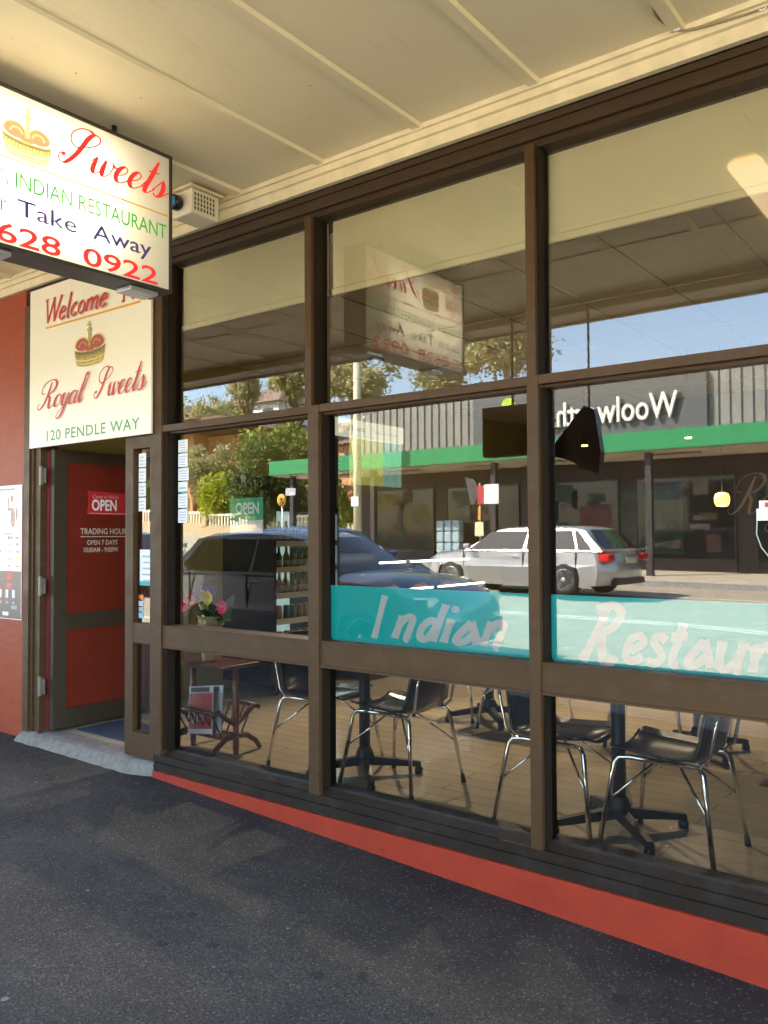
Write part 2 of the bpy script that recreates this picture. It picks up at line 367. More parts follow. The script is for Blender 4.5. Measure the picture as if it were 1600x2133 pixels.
SCRIPT = {
 'S': (.80, [[(.52, .58), (.70, .70), (.80, .86), (.74, .99), (.60, 1.0), (.50, .84), (.44, .55), (.34, .22), (.20, .0), (.06, .03), (.01, .17), (.08, .24), (.12, .16)], [(.50, .56), (.30, .50), (.14, .62), (.10, .84), (.24, 1.02), (.44, 1.06), (.60, 1.0)]]),
 'R': (.84, [[(.44, .97), (.40, .55), (.28, .14), (.10, -.02), (-.02, .08), (.04, .2)], [(.2, .55), (.03, .62), (.06, .88), (.32, 1.04), (.62, 1.02), (.74, .82), (.62, .60), (.38, .52)], [(.42, .52), (.54, .34), (.58, .06), (.68, -.02), (.84, .12)]]),
 'w': (.62, [[(-.04, .28), (.07, .46)], [(.07, .46), (.06, .12), (.15, 0), (.27, .14), (.3, .44)], [(.3, .46), (.3, .12), (.38, 0), (.50, .14), (.52, .36), (.46, .46)], [(.50, .40), (.58, .34), (.66, .38)]]),
 'e': (.38, [[(0, .16), (.2, .24), (.28, .38), (.19, .47), (.08, .38), (.03, .17), (.10, .02), (.22, 0), (.42, .17)]]),
 't': (.32, [[(-.02, .12), (.16, .52)], [(.2, .98), (.15, .5), (.10, .12), (.17, 0), (.36, .17)], [(.02, .63), (.32, .65)]]),
 's': (.38, [[(-.02, .14), (.18, .5)], [(.18, .5), (.25, .28), (.23, .06), (.12, -.01), (.02, .07)], [(.12, 0), (.26, .03), (.46, .24)]]),
 'o': (.36, [[(.2, .46), (.06, .36), (.03, .12), (.14, 0), (.28, .10), (.30, .34), (.2, .46)], [(.28, .38), (.42, .38)]]),
 'y': (.42, [[(-.02, .28), (.08, .46), (.07, .14), (.16, 0), (.28, .14), (.33, .46)], [(.33, .46), (.28, .1), (.2, -.32), (.07, -.48), (-.03, -.36), (.1, -.14), (.46, .14)]]),
 'a': (.46, [[(.31, .40), (.17, .47), (.04, .3), (.04, .08), (.14, 0), (.28, .14), (.34, .46)], [(.34, .46), (.30, .12), (.37, 0), (.52, .16)]]),
 'l': (.28, [[(-.02, .14), (.2, .6), (.25, .92), (.17, 1.04), (.10, .86)], [(.12, .95), (.07, .4), (.08, .1), (.16, 0), (.30, .14)]]),
 ' ': (.34, [])}
SERIF = {
 'W': (.86, [[(.02, .92), (.24, 0)], [(.24, 0), (.45, .92)], [(.45, .92), (.60, 0)], [(.60, 0), (.84, .92)], [(-.05, .92), (.12, .92)], [(.38, .92), (.52, .92)], [(.76, .92), (.92, .92)]]),
 'e': (.40, [[(.05, .24), (.28, .30), (.30, .42), (.18, .47), (.05, .30), (.06, .08), (.18, 0), (.34, .10)]]),
 'l': (.24, [[(.12, .95), (.08, .06), (.2, .03)]]),
 'c': (.38, [[(.31, .38), (.20, .47), (.06, .32), (.05, .10), (.17, 0), (.32, .10)]]),
 'o': (.44, [[(.2, .47), (.06, .34), (.05, .12), (.18, 0), (.32, .13), (.33, .34), (.2, .47)]]),
 'm': (.70, [[(.06, .47), (.04, 0)], [(.06, .30), (.22, .46), (.31, .40), (.29, 0)], [(.31, .32), (.48, .46), (.56, .40), (.54, .03), (.63, .03)]]),
 'T': (.62, [[(.02, .92), (.60, .92)], [(.31, .92), (.29, 0)], [(.20, 0), (.38, 0)], [(.02, .92), (.02, .76)], [(.60, .92), (.60, .76)]]),
 ' ': (.5, [])}
BRUSH = {
 'I': (.36, [[(0, 0), (.07, .5), (.14, 1.02)]]),
 'n': (.50, [[(.0, .0), (.05, .28), (.10, .55)], [(.04, .32), (.2, .52), (.33, .50), (.31, .28), (.27, .02), (.33, -.01)]]),
 'd': (.54, [[(.34, .45), (.2, .48), (.06, .30), (.05, .08), (.16, .03), (.28, .16), (.36, .34)], [(.48, .88), (.42, .6), (.33, .0)]]),
 'i': (.26, [[(.10, .55), (.06, .3), (.02, 0)], [(.14, .78), (.145, .80)]]),
 'a': (.54, [[(.26, .50), (.08, .26), (.0, .08), (.08, .02), (.22, .10), (.34, .24)], [(.24, .52), (.32, .34), (.44, .02)]]),
 'R': (.66, [[(0, 0), (.14, .42), (.25, .80), (.28, 1.06)], [(.12, 1.0), (.40, 1.10), (.56, .96), (.48, .72), (.24, .56)], [(.26, .56), (.32, .28), (.38, .04), (.50, .0), (.56, .14)]]),
 'e': (.46, [[(.05, .22), (.24, .28), (.36, .42), (.24, .53), (.08, .40), (.03, .15), (.12, .02), (.26, .03), (.38, .12)]]),
 's': (.42, [[(.34, .46), (.20, .54), (.10, .44), (.20, .30), (.30, .16), (.20, .0), (.02, .04)]]),
 't': (.38, [[(.20, .82), (.13, .4), (.08, .08), (.14, .0), (.22, .02)], [(.0, .54), (.32, .57)]]),
 'u': (.54, [[(.04, .54), (.04, .16), (.12, .0), (.26, .08), (.36, .26)], [(.42, .55), (.38, .25), (.36, .02), (.44, .0)]]),
 'r': (.44, [[(.04, .50), (.10, .26), (.10, 0)], [(.11, .30), (.22, .48), (.34, .50), (.38, .40)]]),
 ' ': (.4, [])}
def stroke_mb(s, font, size, sx=1, shear=0, wmin=.012, wmax=.07, mode='pen', mb=None, ox=0, oy=0, z0=0, zk=1):
    """lettering drawn as pen strokes; each stroke a hair above the last"""
    mb = mb or MB(); x = 0; z = z0; pos = []
    for ch in s:
        adv, strokes = font[ch]
        for st in strokes:
            P = smooth_pts(st, 5); n = len(P); L = []; Rr_ = []; zs = []
            for i, p in enumerate(P):
                d = P[min(i+1, n-1)]-P[max(i-1, 0)]; d = d.normalized() if d.length > 1e-6 else Vector((1, 0, 0))
                if mode == 'pen':
                    k = max(0.0, -d.y)**1.3; wd = wmin+(wmax-wmin)*k
                    e = min(i, n-1-i)/4.0; wd = wmin+(wd-wmin)*min(1, e+.25)
                elif mode == 'nib':
                    wd = wmin+(wmax-wmin)*abs(d.x*math.sin(R_(35))*-1+d.y*math.cos(R_(35))*-1)**1.2
                else:
                    wd = wmax*(1+.22*abs(2*i/(n-1)-1)**2) if mode == 'brush' else wmax
                q = Vector((-d.y, d.x, 0))*wd/2
                L.append(p+q); Rr_.append(p-q)
            z += .0003
            if len(st) == 2 and abs(st[0][0]-st[1][0]) < .01 and mode == 'brush':   # a dot
                c = P[0]; mb.add([((c.x+x+.085*math.cos(a*.524)+shear*c.y)*size*sx+ox, (c.y+.085*math.sin(a*.524))*size+oy, z) for a in range(12)], [tuple(range(12))]); continue
            zs = [z+k*.00003 for k in range(n)]*2; z += n*.00003
            vs = [((p.x+x+shear*p.y)*size*sx+ox, p.y*size+oy, zz_) for p, zz_ in zip(L+Rr_, zs)]
            mb.add(vs, [(i, n+i, n+i+1, i+1) for i in range(n-1)])
        x += adv
    mb.v = [(a_, b_, c_*zk) for a_, b_, c_ in mb.v]
    return mb, x*size*sx
def fit(mb, x0, x1, y0=None, y1=None, start=0):
    X = [v[0] for v in mb.v[start:]]; a, b = min(X), max(X)
    if y0 is not None: Y = [v[1] for v in mb.v[start:]]; c, d = min(Y), max(Y)
    for i in range(start, len(mb.v)):
        v = mb.v[i]; y = v[1] if y0 is None else y0+(v[1]-c)/(d-c)*(y1-y0)
        mb.v[i] = (x0+(v[0]-a)/(b-a)*(x1-x0), y, v[2])
    return mb
def put(mb, name, m, parent, M, flip=False):
    return mb.build(name, m, parent, M=M, recalc=False)
def crown_parts(parent, M, s, name='crown_emblem', sx=1):
    """printed gold crown with red velvet; s = width; origin at the middle of its base"""
    mb = MB(); z = .0006
    def poly(pts, mi, k): mb.cur = mi; mb.add([(x*s*sx, y*s, z*k) for x, y in pts], [tuple(range(len(pts)))])
    def arc(cx, cy, rx, ry, a0, a1, n=12): return [(cx+rx*math.cos(R_(a0+(a1-a0)*i/n)), cy+ry*math.sin(R_(a0+(a1-a0)*i/n))) for i in range(n+1)]
    poly(arc(-.22, .52, .24, .17, 0, 360, 18)[:-1], 1, 1); poly(arc(.22, .52, .24, .17, 0, 360, 18)[:-1], 1, 1.2); poly(arc(0, .46, .18, .16, 0, 360, 16)[:-1], 1, 1.4)
    poly([(-.42, .02)]+arc(0, .03, .42, .10, 180, 360)+[(.5, .42)]+arc(0, .43, .5, .10, 0, -180)[1:], 0, 2)
    poly(arc(0, .40, .47, .10, 180, 360)+arc(0, .34, .46, .10, 360, 180), 2, 3)
    poly(arc(0, .19, .44, .10, 180, 360)+arc(0, .16, .44, .10, 360, 180), 3, 4)
    poly(arc(0, .09, .42, .09, 180, 360)+arc(0, .07, .42, .09, 360, 180), 3, 4)
    for i in range(14):
        x = -.44+.88*i/13; y = .36-.10*math.sqrt(max(0, 1-(x/.5)**2)); poly([(x-.010, y-.10), (x+.010, y-.10), (x+.010, y), (x-.010, y)], 2, 5+.2*(i % 2))
    for sg in (-1, 1):
        for r_ in (.0, .12):
            a = arc(sg*(.24-r_*.2), .46, .25-r_, .26-r_*1.1, 0, 180, 14); b = arc(sg*(.24-r_*.2), .46, .215-r_, .225-r_*1.1, 180, 0, 14)
            poly(a+b, 3 if r_ == 0 else 0, 6+r_*5+sg*.3)
    poly([(-.05, .42), (.05, .42), (.035, .86), (-.035, .86)], 0, 8)
    poly(arc(0, .86, .07, .06, 0, 360, 12)[:-1], 0, 9)
    poly([(-.02, .9), (.02, .9), (.02, 1.08), (-.02, 1.08)], 0, 9.5); poly([(-.07, .97), (.07, .97), (.07, 1.01), (-.07, 1.01)], 0, 9.9)
    if sx < 1.2: return mb.build(name, [mat('lit_gold_print', (.80, .66, .22), .5, n=.25, nscale=60, emit=(1, .82, .30), es=.085), mat('lit_crown_red', (.75, .35, .20), .5, emit=(.9, .42, .18), es=.06), mat('lit_dark_gold', (.55, .38, .12), .5, emit=(.7, .5, .15), es=.03), mat('lit_pale_gold', (.85, .8, .5), .5, emit=(1, .95, .6), es=.09)], parent, M=M, recalc=False)
    return mb.build(name, [GOLD, CRED, GOLDD, mat('pale_gold_print', (.72, .60, .25), .4)], parent, M=M, recalc=False)

# ------------------------------------------------------------------ ground
def h(x, y):
    z = -.04-.042*(x+4.34) if x > -4.34 else -.04-.012*(x+4.34)
    if x > 14: z = -.04-.042*18.34
    if x < -15: z += .032*(min(-15-x, 60))
    if y < -4: z += .025*min(-y-4, 28)
    if y < -30 or x < -30:
        a = max(0, min(1, (-y-32)/40.)); a = a*a*(3-2*a); b = max(0, min(1, (-x-22)/32.)); b = b*b*(3-2*b)
        z += a*b*10.5
    return z
def sheet(name, xs, ys, zoff, m, **k):
    mb = MB(); nx, ny = len(xs), len(ys)
    mb.add([(x, y, h(x, y)+zoff(x, y)) for y in ys for x in xs], [(j*nx+i, j*nx+i+1, (j+1)*nx+i+1, (j+1)*nx+i) for j in range(ny-1) for i in range(nx-1)])
    mb.smooth = [True]*len(mb.f)
    return tag(mb.build(name, m, recalc=False), kind='structure')
def fr(a, b, st): 
    n = max(1, round((b-a)/st)); return [a+(b-a)*i/n for i in range(n+1)]
XS = sorted(set(fr(-60, -15, 3)+fr(-15, -4.34, 1.5)+[-4.34]+fr(-4.34, 14, 2)+[14, 24]))
GRASS = mat('dry_grass_ground', (.16, .15, .06), .95, n=.4, nscale=.6)
ROAD = mat('road_asphalt', (.335, .29, .215), .9, n=.28, nscale=5, bump=.4, bscale=120)
FPATH = mat('far_footpath_concrete', (.42, .37, .285), .9, n=.2, nscale=2)
MARK = mat('road_marking_paint', (.75, .74, .70), .7, n=.15, nscale=20)
sheet('ground', sorted(set(fr(-160, -60, 10)+fr(-60, 24, 6)+fr(24, 90, 11))), fr(-150, 30, 5), lambda x, y: -.35 if -35 < y < 12 and -70 < x < 30 else -.10, GRASS)
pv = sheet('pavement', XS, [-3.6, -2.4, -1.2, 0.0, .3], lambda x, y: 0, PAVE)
sheet('road', XS, [-16.6, -12, -8, -6, -4, -3.6], lambda x, y: -.12, ROAD)
sheet('far_footpath', XS, [-34, -28, -24, -20, -16.8], lambda x, y: .0, FPATH)
for nm, y0, y1 in (('kerb', -3.74, -3.58), ('far_kerb', -16.82, -16.6)):
    mb = MB()
    for i in range(len(XS)-1):
        a, b = XS[i], XS[i+1]
        za, zb = h(a, y0), h(b, y0)
        mb.add([(a, y0, za-.2), (b, y0, zb-.2), (b, y1, zb-.2), (a, y1, za-.2), (a, y0, za+.004), (b, y0, zb+.004), (b, y1, zb+.004), (a, y1, za+.004)],
               [(0, 3, 2, 1), (4, 5, 6, 7), (0, 1, 5, 4), (2, 3, 7, 6)])
    tag(mb.build(nm, CONC), kind='structure')
mb = MB()
def strip(x0, x1, y0, y1):
    for a in fr(x0, x1, 1.5)[:-1]:
        b = min(x1, a+1.5); mb.add([(a, y0, h(a, y0)-.114), (b, y0, h(b, y0)-.114), (b, y1, h(b, y1)-.114), (a, y1, h(a, y1)-.114)], [(0, 1, 2, 3)])
strip(-40, 12, -10.28, -10.18); strip(-40, 12, -10.06, -9.96)
strip(-40, 12, -14.4, -14.3); strip(-40, 12, -6.1, -6.0)
for k in range(7): strip(-20.0, -16.8, -7.2-k*1.3, -6.6-k*1.3)
tag(mb.build('road_marking', MARK, recalc=False), kind='structure')

# ------------------------------------------------------------------ the shop building
XL, XR = -14.0, 6.0
shop = thing('shop_building', 'brick shop building with red painted front wall and brown framed shopfront', 'building', (-2.6, 0, 0))
mb = MB(); mb.box(XL, -5.875, 0, .25, -.6, 3.40); mb.build('front_wall', RED, shop)
mb = MB(); mb.box(2.05, XR, 0, .25, -.6, 3.40); mb.build('front_wall', RED, shop)
mb = MB(); mb.box(XL, XR, .02, .3, 3.41, 4.25); mb.build('parapet', m_brick('parapet_brick', (.33, .13, .08), (.26, .1, .06)), shop)
mb = MB(); mb.box(XL, XR, .3, 8.6, 3.55, 3.7); mb.build('roof', CONC, shop)
mb = MB(); mb.box(-4.335, 2.05, -.012, .11, -.9, 0.0); mb.build('plinth', m_plinth(), shop)
mb = MB(); mb.box(-5.87, 2.9, .115, 8.3, -.1, .05); mb.build('inside_floor', LAM, shop)
mb = MB(); mb.box(-5.868, 2.9, .165, 8.3, 3.05, 3.12)
for i in range(7):
    y = .9+i*1.2; mb.box(-5.85, 2.89, y-.012, y+.012, 3.04, 3.0495)
for i in range(14):
    x = -5.4+i*.6; mb.box(x-.012, x+.012, .2, 8.29, 3.0425, 3.0485)
mb.build('inside_ceiling', CEIL, shop)
mb = MB(); mb.box(-6.05, -5.868, .26, 8.3, -.1, 3.3); mb.build('left_inside_wall', OLIVE, shop)
mb = MB(); mb.box(-6.0, 3.0, 8.3, 8.5, -.1, 3.4); mb.build('back_wall', MAROON, shop)
mb = MB(); mb.box(2.9, 3.05, .3, 8.3, -.1, 3.4); mb.build('right_inside_wall', MAROON, shop)
mb = MB(); mb.box(-5.87, -5.855, 2.9, 8.29, .05, .14); mb.build('skirting_board', WOODD, shop)

# frames: head, sill, mullions, transoms, rails
G = .075            # glass plane
mb = MB()
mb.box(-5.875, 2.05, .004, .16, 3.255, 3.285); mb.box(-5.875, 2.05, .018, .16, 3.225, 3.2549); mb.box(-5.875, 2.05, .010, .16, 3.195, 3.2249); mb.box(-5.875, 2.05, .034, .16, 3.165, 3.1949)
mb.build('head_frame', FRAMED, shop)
mb = MB()
mb.box(-4.335, 2.05, .0, .14, .003, .052); mb.box(-4.335, 2.05, .012, .14, .0521, .060); mb.box(-4.335, 2.05, .003, .14, .0601, .100)
mb.prism([(.02, .1001), (.14, .1001), (.14, .135), (.06, .135), (.052, .125)], 'x', -4.335, 2.05)
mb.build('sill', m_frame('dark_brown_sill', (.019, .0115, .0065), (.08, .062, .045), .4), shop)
XM = [(-3.045, -3.0, -3.022, -2.948), (-1.722, -1.678, -1.722, -1.668), (-.42, -.376, -.42, -.366), (.885, .93, .885, .94)]
for a, b, c, d in XM:
    mb = MB(); mb.box(a, b, -.004, .0195, 2.144, 3.166); mb.box(c, d, -.006, .0195, .1005, 2.144)
    mb.build('mullion', FRAME, shop)
    mb = MB(); mb.box(a-.004, b+.006, .020, .12, 2.147, 3.1655); mb.box(c-.004, d+.008, .020, .12, .136, 2.093); mb.build('shaded_return', RETSHADE, shop)  # body behind the front cap, its shade painted in
mb = MB(); mb.box(-4.338, -4.262, -.006, .13, .1005, 3.166); mb.build('door_jamb', FRAME, shop)
mb = MB(); mb.box(-4.2619, -4.228, .012, .12, .136, 3.16); mb.build('shaded_return', RETSHADE, shop)
mb = MB(); mb.box(1.98, 2.05, -.006, .13, .1005, 3.166); mb.build('door_jamb', FRAME, shop)
mb = MB(); mb.box(-5.874, -5.80, -.010, .14, -.02, 3.166); mb.box(-5.7995, -5.765, .004, .14, -.02, 3.166); mb.box(-5.7645, -5.69, .016, .14, -.02, 3.166); mb.box(-5.6895, -5.665, .002, .14, -.02, 2.1)
mb.build('door_jamb', FRAME, shop)
bays = [(-4.262, -3.0225), (-2.9475, -1.722), (-1.668, -.42), (-.366, .885), (.94, 1.98)]
for i, (a, b) in enumerate(bays):
    mb = MB(); mb.box(a, b, -.002, .12, 2.106, 2.146); mb.box(a, b, .03, .11, 2.094, 2.1055); mb.build('transom', FRAME, shop)
    mb = MB(); mb.box(a, b, .004, .12, .775, .895); mb.box(a, b, -.003, .12, .8955, .903); mb.box(a, b, -.003, .12, .764, .7745); mb.build('rail', FRAME, shop)
    for z0, z1 in ((.13, .768), (.90, 2.097), (2.14, 3.17)):
        mb = MB(); mb.quad((a-.003, G, z0), (b+.003, G, z0), (b+.003, G, z1), (a-.003, G, z1)); mb.build('window_pane', GLASS, shop, recalc=False)
# window blinds behind the upper panes
for i, (a, b) in enumerate(bays):
    a2, b2 = a-.02, b+.02
    t = thing('roller_blind', ['cream blind in the top of the left window pane beside the sign', 'cream blind above the reflected light box sign in the middle window',
              'cream blind in the top of the window right of the second tall mullion', 'cream blind in the fourth window bay', 'cream blind in the fifth window bay'][i], 'blind', ((a+b)/2, .15, 2.78), 'cream blinds behind the top panes')
    mb = MB(); mb.bbox(a2, b2, .140, .150, 2.80, 3.20, .003); mb.build('blind_fabric', BLIND, t)
    mb = MB(); mb.bbox(a2, b2, .128, .150, 2.760, 2.795, .006); mb.build('bottom_rail', BLIND, t)

# cornice, awning ------------------------------------------------------------
aw = thing('street_awning', 'long cream panelled awning soffit over the pavement with a deep outer edge', 'awning', (-2.6, -1.6, 3.3))
mb = MB(); mb.box(XL, XR, -3.30, .0, 3.402, 3.44); mb.build('soffit', SOFFIT, aw)
mb = MB(); mb.box(XL, XR, -3.30, -.002, 3.4405, 3.56); mb.build('awning_roof', mat('awning_metal_roof', (.45, .45, .43), .5, metal=.4), aw)
mb = MB(); mb.box(XL, XR, -3.34, -3.30, 3.28, 3.62); mb.box(XL, XR, -3.2995, -3.02, 3.30, 3.4015); mb.build('fascia', mat('awning_fascia_paint', (.50, .44, .33), .6, n=.15), aw)
xb = -2.874-.617*17; nb = 0
while xb < XR-.2:
    if xb > XL+.1:
        mb = MB(); mb.prism([(xb-.030, 3.4018), (xb-.024, 3.384), (xb+.024, 3.384), (xb+.030, 3.4018)], 'y', -3.018, -.055); mb.build('batten', SOFFIT, aw); nb += 1
    xb += .617
mb = MB(); mb.box(XL, XR, -2.02, -1.98, 3.3935, 3.4017); mb.build('cover_strip', SOFFIT, aw)
mb = MB(); mb.box(XL, XR, -.030, -.001, 3.29, 3.345); mb.box(XL, XR, -.052, -.001, 3.3452, 3.378); mb.box(XL, XR, -.07, -.001, 3.3782, 3.4015); mb.build('cornice', CREAM, aw)
# the awning light
t = thing('fluorescent_light', 'lit fluorescent batten light under the awning soffit reflected in the right window', 'light', (-1.12, -1.9, 3.37))
mb = MB(); mb.bbox(-1.2, -1.04, -2.45, -1.10, 3.35, 3.388, .006); mb.build('diffuser', mat('lit_diffuser', (.9, .8, .6), .5, emit=(1, .72, .40), es=.55), t)

# ------------------------------------------------------------------ door, sidelight, threshold
door = thing('shop_door', 'red panelled brown framed door standing open into the shop', 'door', (-5.6, .1, .05))
DX0, DX1 = -5.612, -5.565
mb = MB(); mb.box(DX0, DX1, .05, .155, .07, 2.09); mb.box(DX0, DX1, .86, .95, .07, 2.09)
mb.box(DX0, DX1, .155, .86, 2.0, 2.09); mb.box(DX0, DX1, .155, .86, .775, .895); mb.box(DX0, DX1, .155, .86, .07, .205)
mb.build('door_frame', mat('door_frame_brown', (.055, .040, .024), .45, metal=.2), door)
dp = mat('red_door_film', (.165, .017, .008), .4, n=.1, nscale=4)
mb = MB(); mb.box(DX0+.012, DX1-.012, .155, .86, .895, 2.0); mb.build('door_panel', dp, door)
mb = MB(); mb.box(DX0+.012, DX1-.012, .155, .86, .205, .775); mb.build('door_panel', dp, door)
for z in (.38, 1.10, 1.90):
    mb = MB(); mb.bbox(-5.664, -5.640, -.012, .012, z-.07, z+.07, .004); mb.box(-5.655, -5.618, .012, .02, z-.055, z+.055); mb.build('hinge', mat('worn_hinge', (.20, .18, .14), .5, metal=.4), door)
mb = MB(); mb.box(-5.66, -5.625, .05, .06, .06, 2.08); mb.build('gap_strip', mat('dark_red_strip', (.16, .012, .02), .6), door)  # added strip filling the jamb gap; its red stands for light there
# lettering on the door: trading hours
xs = DX1-.0105
ML = lambda y, z: frame((xs, y, z), (0, 1, 0), (0, 0, 1))
lm = mat('pale_door_lettering', (.50, .46, .36), .5)
mb = font_mb('TRADING HOURS', .062, .86, bold=.0012); put(mb, 'lettering', lm, door, ML(.27, 1.475))
mb = MB(); mb.box(0, .50, 0, .006, 0, .0004); put(mb, 'rule_line', lm, door, ML(.27, 1.453))
mb = font_mb('OPEN 7 DAYS', .050, .86, bold=.001); put(mb, 'lettering', lm, door, ML(.325, 1.395))
mb = font_mb('10:00AM - 9:00PM', .050, .80, bold=.001); put(mb, 'lettering', lm, door, ML(.292, 1.340))
osn = thing('open_sign', 'red Come In We\'re OPEN card on the red shop door', 'sign', (xs, .52, 1.6))
mb = MB(); mb.prism([(.325, 1.625), (.335, 1.70), (.33, 1.80), (.50, 1.795), (.66, 1.79), (.665, 1.71), (.66, 1.62)], 'x', xs-.001, xs+.004); mb.build('card', mat('open_card_red', (.52, .025, .03), .4), osn)
M2 = frame((xs+.0046, .36, 1.655), (0, 1, 0), (0, 0, 1))
mb = font_mb('OPEN', .115, .74, bold=.003); put(mb, 'lettering', WPAPER, osn, M2)
mb = font_mb("Come in We're", .042, .85, shear=.3); put(mb, 'lettering', mat('pink_lettering', (.75, .40, .38), .5), osn, frame((xs+.0046, .365, 1.745), (0, 1, 0), (0, 0, 1)))
mb = MB(); mb.box(.34, .655, 0, .003, 0, .0005); put(mb, 'border', WPAPER, osn, frame((xs+.0043, 0, 1.63), (0, 1, 0), (0, 0, 1)))
# fixed sidelight right of the door
sd = thing('sidelight_window', 'narrow brown framed glass sidelight right of the open door', 'window', (-4.49, 0, .05))
mb = MB(); mb.box(-4.645, -4.563, .004, .07, .055, 2.095); mb.box(-4.385, -4.346, .004, .07, .055, 2.095)
mb.box(-4.563, -4.385, .004, .07, 2.02, 2.095); mb.box(-4.563, -4.385, .006, .07, .775, .90); mb.box(-4.563, -4.385, .004, .07, .055, .21)
mb.build('window_frame', FRAME, sd)
mb = MB(); mb.quad((-4.563, .04, .90), (-4.385, .04, .90), (-4.385, .04, 2.02), (-4.563, .04, 2.02)); mb.quad((-4.563, .04, .21), (-4.385, .04, .21), (-4.385, .04, .775), (-4.563, .04, .775))
mb.build('window_pane', GLASS, sd, recalc=False)
# threshold step
mb = MB(); n = 26; random.seed(3)
rows = []
for i in range(n+1):
    x = -5.86+(-4.337+5.86)*i/n; j = random.uniform(-.007, .007); tp = max(0, (i/n-.84)/.16)**1.5*.075
    rows.append([(x, -.088+.01*i/n+j+tp, h(x, -.1)-.012), (x, -.062+j*.6+tp*.8, h(x, 0)+.022+random.uniform(-.002, .002)), (x, -.02+tp*.2, .036), (x, .05, .049), (x, .115, .052)])
mb.add([p for r in rows for p in r], [(i*5+k, (i+1)*5+k, (i+1)*5+k+1, i*5+k+1) for i in range(n) for k in range(4)])
mb.mi = [1 if q % 4 < 2 else 0 for q in range(len(mb.f))]; mb.smooth = [True]*len(mb.f)
tag(mb.build('threshold_step', [mat('worn_step_paint', (.17, .15, .135), .7, spec=.25, n=.3, nscale=14), CONCP], recalc=False), 'worn grey concrete threshold step in front of the open door', 'step', kind='structure')
# door mat
mb = MB(); mb.bbox(-5.50, -4.75, .20, .60, .051, .062, .004); tag(mb.build('door_mat', mat('blue_mat', (.022, .035, .065), .95, n=.5, nscale=90, bump=.8, bscale=200), loc=(-5.1, .4, .05)), 'dark blue mat on the floor inside the open door', 'mat')

# ------------------------------------------------------------------ signs
ws = thing('welcome_sign', 'white board above the door reading Welcome To Royal Sweets 120 Pendle Way', 'sign', (-5.05, -.03, 2.1))
mb = MB(); mb.bbox(-5.765, -4.338, -.030, -.012, 2.10, 3.255, .003); mb.build('sign_board', mat('welcome_board_face', (.86, .80, .66), .35), ws)
fy = -.0315
def FW(x, z): return frame((x, fy, z), (1, 0, 0), (0, 0, 1))
mb, L = stroke_mb('Welcome', SERIF, .18, 1, .2, .03, .13, 'nib'); put(fit(mb, -5.55, -4.78), 'lettering', REDI, ws, FW(0, 2.985))
mb, L2 = stroke_mb('To', SERIF, .18, 1, .2, .03, .13, 'nib'); put(fit(mb, -4.66, -4.46), 'lettering', REDI, ws, FW(0, 2.985))
mb = MB(); mb.box(-5.55, -4.44, 0, .014, 0, .0004); put(mb, 'rule_line', ORNG, ws, FW(0, 2.945))
crown_parts(ws, FW(-5.0, 2.63), .265, sx=1.4)
mb, L = stroke_mb('Royal', SCRIPT, .185, 1, .36, .035, .11); put(fit(mb, -5.66, -4.99), 'lettering', REDI, ws, FW(0, 2.375))
mb, L = stroke_mb('Sweets', SCRIPT, .185, 1, .36, .035, .12); put(fit(mb, -4.95, -4.355), 'lettering', REDI, ws, FW(0, 2.385))
mb = font_mb('120 PENDLE WAY', .1, spacing=1.1, bold=.0006); put(fit(mb, -5.53, -4.45, 2.138, 2.212), 'lettering', mat('green_board_lettering', (.07, .30, .12), .5), ws, FW(0, 0))

# light box
BX0, BX1, BY0, BY1, BZ0, BZ1 = -3.475, -3.30, -1.865, -.68, 2.645, 3.325
lb = thing('light_box_sign', 'lit white light box sign hanging across the pavement reading Sweets Indian Restaurant Take Away', 'sign', (-3.39, -1.27, 2.64))
mb = MB(); e = .014
mb.box(BX0, BX1, BY0, BY0+e, BZ0, BZ1); mb.box(BX0, BX1, BY1-e, BY1, BZ0, BZ1); mb.box(BX0, BX1, BY0+e, BY1-e, BZ0, BZ0+e); mb.box(BX0, BX1, BY0+e, BY1-e, BZ1-e, BZ1)
mb.build('sign_case', mat('dark_brown_case', (.035, .028, .02), .4), lb)
TRL = m_translucent('light_box_face', (.95, .92, .84))
for x in (BX0+.010, BX1-.010):
    mb = MB(); mb.box(x-.0015, x+.0015, BY0+e, BY1-e, BZ0+e, BZ1-e); mb.build('sign_face', TRL, lb)
for ya, yb in ((-.90, -.74), (-1.62, -1.48)):
    mb = MB(); mb.bbox(BX0+.03, BX1-.03, ya, yb, BZ0-.022, BZ0-.0005, .004); mb.build('bottom_bracket', ALU, lb)
for y in (-1.6, -.95):
    mb = MB(); mb.tube([(-3.39, y, BZ1), (-3.39, y, 3.40)], .012); mb.build('hanger_rod', BLACKM, lb)
for z in (BZ0+.34,):
    L_ = bpy.data.lights.new('sign_tube', 'AREA'); L_.shape = 'RECTANGLE'; L_.size = .46; L_.size_y = .84; L_.energy = 1.5; L_.color = (1, .95, .80)
    for rot in (90, -90):
        lo = bpy.data.objects.new('sign_tube', L_); C.objects.link(lo); lo.parent = lb
        lo.location = (0.0, -1.42+1.27, z-2.64); lo.rotation_euler = (0, R_(rot), 0); lo.rotation_euler = (Matrix.Rotation(R_(rot), 3, 'Y')).to_euler()
